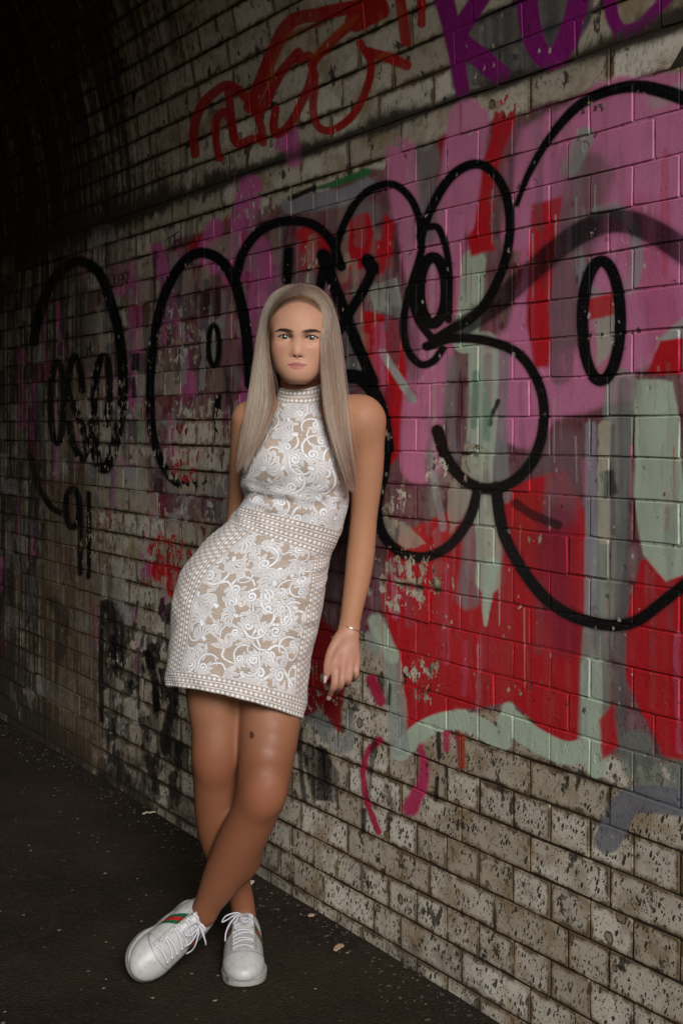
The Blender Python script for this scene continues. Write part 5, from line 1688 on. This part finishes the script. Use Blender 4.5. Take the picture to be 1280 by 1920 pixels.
ra.data.foreach_set('value', np.tile(prof, len(HP_)).astype(np.float32))
ta = hc.attributes.new('tone', 'FLOAT', 'POINT')
ta.data.foreach_set('value', np.repeat(HT, NP).astype(np.float32))
hc.materials.append(M_HAIR)
hair = bpy.data.objects.new('hair', hc)
link(hair, person)
hair.matrix_parent_inverse = Matrix.Translation(-Vector(person.location))
# ---------------------------------------------------------------- the trainers (built with the toe towards +y, then set down)
def shoe_ops():
    return [ellp((0.001, 0.083, 0.028), (0.0445, 0.056, 0.031), 0.02),
            cap((0.0, 0.070, 0.030), (0.0, -0.030, 0.056), 0.033, 0.034, 0.03, sq=((0, 0, 1), 0.95)),
            ellp((0.0, 0.010, 0.040), (0.0405, 0.085, 0.034), 0.03),
            ellp((0.0, -0.068, 0.050), (0.0365, 0.046, 0.052), 0.03),
            cap((0.0, 0.050, 0.052), (0.0, -0.036, 0.100), 0.021, 0.024, 0.014, sq=((0, 0.5, 0.87), 0.45)),
            ellp((0.0, -0.066, 0.118), (0.0285, 0.043, 0.046), 0.010, True),
            fn(lambda p: p[:, 2] - 0.0150, 0.002, True)]
def d2_outline(p):
    c = [((0.0, -0.072), 0.0385), ((-0.001, -0.01), 0.0385), ((0.002, 0.062), 0.0475), ((0.002, 0.088), 0.0470)]
    q = p[:, :2]; d = None
    for (a, ra_), (b, rb_) in zip(c[:-1], c[1:]):
        a = np.array(a); b = np.array(b); ba = b - a
        t_ = np.clip((q - a) @ ba / (ba @ ba), 0, 1)
        e = np.linalg.norm(q - a - t_[:, None] * ba, axis=1) - (ra_ + (rb_ - ra_) * t_)
        d = e if d is None else smin(d, e, 0.02)
    return d
def sole_d(p):
    d = d2_outline(p); z = p[:, 2]
    rise = np.clip((p[:, 1] - 0.10) / 0.04, 0, 1) * 0.004
    w = np.stack([d + 0.004, np.abs(z - 0.0100 - rise) - 0.0060], 1)
    return np.minimum(w.max(1), 0) + np.linalg.norm(np.maximum(w, 0), axis=1) - 0.004
SOPS = shoe_ops()
up_v, up_f = mesh_sdf(SOPS, (-0.056, -0.125, 0.012), (0.056, 0.150, 0.136), 0.0019, smooth=1)
so_v, so_f = mesh_sdf([fn(sole_d)], (-0.060, -0.125, -0.006), (0.060, 0.150, 0.040), 0.0022, smooth=1)
def top_z(x, y):
    z = np.linspace(0.14, 0.02, 120)
    d = sdf_eval(SOPS, np.stack([np.full(120, x), np.full(120, y), z], 1))
    k = np.argmax(d < 0)
    return z[k]
def leather_material(name):
    t = NT(name)
    at = t.n('ShaderNodeAttribute', attribute_name='tone')
    tc = t.n('ShaderNodeTexCoord').outputs['Object']
    n1 = t.noise(tc, 60.0, 7.0, 0.66); n2 = t.noise(tc, 900.0, 2.0)
    c = t.mix(t.math('MULTIPLY', t.step(n1, 0.46, 0.66), 0.45), at.outputs[0], t.mix(1.0, at.outputs[0], (0.66, 0.60, 0.50), 'MULTIPLY'))
    t.put(t.b.inputs['Base Color'], c)
    t.b.inputs['Roughness'].default_value = 0.42
    t.put(t.b.inputs['Normal'], t.bump(t.math('ADD', t.math('MULTIPLY', n1, 1.6), t.math('MULTIPLY', n2, 0.2)), 0.35, 0.0015))
    return t.m
M_LEATH = leather_material('white_leather'); M_SOLE = leather_material('worn_rubber')
M_LACEC = simple_mat('cotton_lace', (0.50, 0.495, 0.54), 0.85, var=0.12, scale=700.0, bump=0.3)
M_EYELET = simple_mat('eyelet_metal', (0.55, 0.55, 0.56), 0.35, 0.9)
M_HOLE = simple_mat('eyelet_hole', (0.02, 0.02, 0.022), 0.8)
M_GOLD = simple_mat('gold_thread', (0.62, 0.42, 0.12), 0.4, 0.3)
GRN, RDS, NVY = (0.010, 0.085, 0.030), (0.38, 0.012, 0.015), (0.012, 0.014, 0.030)
def upper_colors(v, mirror, outer):
    x, y, z = v.T
    c = np.ones((len(v), 3)) * np.array([0.40, 0.405, 0.395])
    # web stripes up the sides, cut off by the lace stays
    q = y - (0.016 - 0.5 * (z - 0.03))
    side = (np.abs(x) > 0.0265) & (z > 0.024)
    e = np.abs(q)
    med = x * mirror > 0
    end = np.where(med, np.array([1]), np.array([1]))
    edge_col = np.array(GRN)
    c[side & (e < 0.0165)] = edge_col
    c[side & (e < 0.0055)] = RDS
    # heel tab, stitching of the toe and the lace stays
    c[(y < -0.098) & (z > 0.055)] = np.array([0.52, 0.52, 0.50])
    st = np.abs(np.hypot(x / 0.046, (y - 0.060) / 0.032) - 1) < 0.030
    c[st & (y > 0.058) & (z > 0.034)] *= 0.55
    c[(np.abs(np.abs(x) - 0.0295) < 0.0010) & (y > -0.045) & (y < 0.080) & (z > 0.040)] *= 0.60
    c[(z < 0.0220)] *= 0.72
    cr = np.exp(-((y - 0.066 - 0.006 * np.cos(x * 60)) / 0.0016) ** 2) + np.exp(-((y - 0.054 + 0.004 * np.cos(x * 75)) / 0.0014) ** 2)
    c *= (1 - 0.22 * np.clip(cr, 0, 1) * (np.abs(x) > 0.026) * (z > 0.022))[:, None]
    # tongue lies in shade-grey cloth lining inside the collar
    return c
def make_shoe(mirror):
    sh = empty('shoe')
    sh.parent = person
    mx = lambda v: np.asarray(v) * np.array([mirror, 1, 1])
    fx = lambda f: f if mirror > 0 else f[:, ::-1].copy()
    u = mesh_obj('upper', mx(up_v), fx(up_f), M_LEATH); set_color(u, upper_colors(up_v, mirror, 0)); u.parent = sh
    s_ = mesh_obj('sole', mx(so_v), fx(so_f), M_SOLE); s_.parent = sh
    sc = np.ones((len(so_v), 3)) * np.array([0.31, 0.30, 0.275])
    sc[np.abs(so_v[:, 2] - 0.0165) < 0.0010] *= 0.65
    sc[(np.hypot(so_v[:, 1] - 0.110, so_v[:, 0] + 0.030) < 0.010) & (so_v[:, 2] > 0.008)] *= 0.45
    set_color(s_, sc)
    ys = np.linspace(0.076, -0.028, 8)
    V, Fc = [], []
    def add(v, f):
        n0 = sum(len(q) for q in V); V.append(np.asarray(v)); Fc.extend([tuple(i + n0 for i in q) for q in f])
    def ribbon(P, w, th_=0.0011):
        P = np.array(P); T = np.gradient(P, axis=0); T /= np.linalg.norm(T, axis=1)[:, None] + 1e-9
        v = []
        for i, p in enumerate(P):
            nrm_ = np.array([p[0] * 9, 0.25, 1.0]); sd = np.cross(T[i], nrm_); sd /= np.linalg.norm(sd) + 1e-9
            nn = np.cross(sd, T[i])
            v += [p + sd * w / 2, p + sd * w * 0.3 + nn * th_, p - sd * w * 0.3 + nn * th_, p - sd * w / 2, p - nn * th_ * 0.6]
        f = []
        for i in range(len(P) - 1):
            for j in range(5):
                f.append((i * 5 + j, i * 5 + (j + 1) % 5, (i + 1) * 5 + (j + 1) % 5, (i + 1) * 5 + j))
        f += [(0, 1, 2, 3, 4), tuple(range(len(P) * 5 - 5, len(P) * 5))[::-1]]
        add(v, f)
    ex = 0.0235
    for i, y in enumerate(ys):
        y2 = ys[min(i + 1, 7)] if i % 2 else y
        P = []
        for q in np.linspace(-1, 1, 11):
            yy = y + (y2 - y) * (q + 1) / 2 * 0.7
            P.append((q * ex, yy, top_z(q * ex, yy) + 0.0022 + 0.0012 * (1 - q * q)))
        ribbon(P, 0.0056)
    zt = top_z(0, -0.024)
    kn_ = np.array([0.0, -0.020, zt + 0.004])
    # bow: two loops and two loose ends, fallen to one side
    for pts in [[(0, 0, 0), (-0.016, 0.010, 0.010), (-0.040, 0.012, 0.004), (-0.050, 0.006, -0.012), (-0.040, 0.002, -0.010), (-0.016, 0.003, 0.004), (0, 0, 0)],
                [(0, 0, 0), (0.012, 0.014, 0.009), (0.014, 0.034, 0.003), (0.004, 0.044, 0.0005), (-0.005, 0.034, 0.003), (-0.003, 0.014, 0.008), (0, 0, 0)],
                [(0, 0, 0), (-0.014, 0.018, 0.006), (-0.030, 0.030, -0.006), (-0.040, 0.034, -0.026), (-0.042, 0.040, -0.044)],
                [(0, 0, 0), (-0.010, 0.020, 0.005), (-0.020, 0.040, -0.006), (-0.016, 0.055, -0.012)]]:
        P = crs([kn_ + np.array(q) for q in pts], 6)
        v, f = pipe(P, 0.0017, 7); add(v, f)
    lc = mesh_obj('shoelace', mx(np.vstack(V)), [q if mirror > 0 else q[::-1] for q in Fc], M_LACEC); lc.parent = sh
    for y in ys:
        for sd in (-1, 1):
            zz = top_z(sd * ex, y) + 0.0006
            ang = math.atan2(top_z(sd * ex - 0.003, y) - top_z(sd * ex + 0.003, y), 0.006)
            rng = np.linspace(0, 2 * math.pi, 12, endpoint=False)
            ring = [(sd * ex + 0.0031 * math.cos(a) * math.cos(ang), y + 0.0031 * math.sin(a), zz - 0.0031 * math.cos(a) * math.sin(ang)) for a in rng]
            v, f = pipe(ring, 0.0009, 6, closed=True)
            e = mesh_obj('eyelet', mx(v), [q if mirror > 0 else q[::-1] for q in f], M_EYELET); e.parent = sh
    if mirror < 0:
        # small gold embroidered bee on the outer stripe of the standing foot
        bv, bf = [], []
        for cx_, cy_, rx_, rz_ in [(0, 0, 0.0026, 0.0055), (-0.005, 0.002, 0.0042, 0.0022), (0.005, 0.002, 0.0042, 0.0022), (0, 0.007, 0.0018, 0.0018)]:
            n0 = len(bv)
            for a in np.linspace(0, 2 * math.pi, 12, endpoint=False):
                y_, z_ = 0.006 + cx_ + rx_ * math.cos(a), 0.050 + cy_ + rz_ * math.sin(a)
                xs_ = np.linspace(0.06, 0.0, 200); d = sdf_eval(SOPS, np.stack([xs_, np.full(200, y_), np.full(200, z_)], 1))
                bv.append((xs_[np.argmax(d < 0)] + 0.0009, y_, z_))
            bf.append(tuple(range(n0, n0 + 12)))
        be = mesh_obj('embroidery', mx(np.array(bv)), [q[::-1] if mirror < 0 else q for q in bf], M_GOLD); be.parent = sh
    return sh
def place(sh, o, a, u, k=1.0):
    a = np.array(a, float); a /= np.linalg.norm(a)
    u = np.array(u, float); u -= a * (u @ a); u /= np.linalg.norm(u)
    r = np.cross(a, u)
    M = Matrix(((r[0], a[0], u[0], o[0]), (r[1], a[1], u[1], o[1]), (r[2], a[2], u[2], o[2]), (0, 0, 0, 1)))
    r, a, u = r * k, a * k, u * k
    sh.matrix_parent_inverse = Matrix.Translation(-Vector(person.location))
    sh.matrix_basis = M
# standing foot, toe towards the camera
s1 = make_shoe(-1)
place(s1, (-0.2300, 2.998, 0.0005), (0.016, -0.20, 0.0), (0, 0, 1))
tag(s1, 'white trainer standing flat with its toe to the camera')
# crossed foot, tipped over on its outer edge
s2 = make_shoe(1)
a_ = np.array([-0.54, -0.74, -0.33]); a_ /= np.linalg.norm(a_)
u0 = np.array([0, 0, 1.0]) - a_ * a_[2]; u0 /= np.linalg.norm(u0)
l0 = np.cross(u0, a_)
rho = math.radians(64)
u_ = math.cos(rho) * u0 + math.sin(rho) * l0
KS = 0.93
org = AN_L + 0.052 * a_ - 0.072 * u_
org[2] -= KS * (so_v @ np.stack([np.cross(a_, u_), a_, u_]))[:, 2].min() + org[2] - 0.0015
place(s2, org, a_, u_, KS)
tag(s2, 'white trainer tipped onto its outer edge with a green and red stripe')
# ================================================================ litter on the ground
M_PAPER = simple_mat('pale_scrap', (0.42, 0.38, 0.30), 0.8, var=0.2, scale=200.0)
M_TAN = simple_mat('tan_scrap', (0.30, 0.20, 0.13), 0.8, var=0.3, scale=200.0)
def ground_px(x, y, z=0.006):
    Y = F * (CAMH - z) / (y - HY)
    return px(x, y, Y)
def stick(name, x0, y0, x1, y1, w, mat, label, cat):
    a, b = ground_px(x0, y0), ground_px(x1, y1)
    c = (a + b) / 2
    d = b - a; L = np.linalg.norm(d); d /= L
    sd = np.cross(d, UP)
    v, f = [], []
    N = 9
    r = np.random.default_rng(int(x0))
    for i in range(N):
        u = i / (N - 1) - 0.5
        ww = w * (0.75 + 0.4 * r.random()) * (1 - 0.5 * abs(2 * u) ** 3)
        up_ = 0.004 * (1 - 4 * u * u) * r.random()
        for q, h in ((-1, 0.0), (-0.8, 0.0035), (0.8, 0.0035), (1, 0.0)):
            v.append(d * L * u + sd * ww * q * 0.5 + UP * (h + up_))
    for i in range(N - 1):
        for j in range(4):
            f.append((i * 4 + j, i * 4 + (j + 1) % 4, (i + 1) * 4 + (j + 1) % 4, (i + 1) * 4 + j))
    f += [(0, 1, 2, 3), tuple((N - 1) * 4 + j for j in (3, 2, 1, 0))]
    c[2] = 0.001
    o = mesh_obj(name, np.array(v), f, mat, smooth=False)
    o.location = c
    tag(o, label, cat)
stick('paper_scrap', 267, 1524, 292, 1521, 0.011, M_PAPER, 'white strip of litter lying at the foot of the wall left of the legs', 'litter')
stick('dry_leaf', 627, 1780, 642, 1769, 0.018, M_TAN, 'pale tan dry leaf scrap on the asphalt right of the trainers', 'leaf')
stick('dry_leaf', 578, 1716, 588, 1713, 0.014, M_TAN, 'small brown leaf scrap near the wall foot, right of the crossed legs', 'leaf')
stick('paper_scrap', 468, 1656, 474, 1650, 0.016, M_PAPER, 'small yellowish scrap at the wall foot just behind the ankles', 'litter')
# grit strewn over the ground, thicker along the wall
gr = np.random.default_rng(77)
V, Fc = [], []
def pebble(c, r):
    n0 = len(V)
    pts = np.array([(1,0,0),(-1,0,0),(0,1,0),(0,-1,0),(0,0,1),(0,0,-0.6)], float) * r * (0.6 + 0.8 * gr.random((6, 1)))
    a = gr.random() * 6.28; R2 = np.array([[math.cos(a), -math.sin(a), 0], [math.sin(a), math.cos(a), 0], [0, 0, 0.6]])
    V.extend(pts @ R2.T + c)
    for q in ((0,2,4),(2,1,4),(1,3,4),(3,0,4),(2,0,5),(1,2,5),(3,1,5),(0,3,5)):
        Fc.append(tuple(i + n0 for i in q))
for i in range(2600):
    s = gr.uniform(2.4, 8.0); w = abs(gr.normal(0, 0.08)) if gr.random() < 0.55 else gr.uniform(0, 2.2)
    p = P0 + s * D + (0.010 + w) * NIN
    r = 0.0012 + 0.0034 * gr.random() ** 3 * (1.7 if w < 0.12 else 1.0)
    pebble(p + np.array([0, 0, gh(p[0], p[1]) - 0.004 + r * 0.3]), r)
M_GRIT = simple_mat('grit', (0.040, 0.031, 0.022), 0.9, var=0.5, scale=90.0)
tag(mesh_obj('grit', np.array(V), Fc, M_GRIT, smooth=False), kind='stuff')
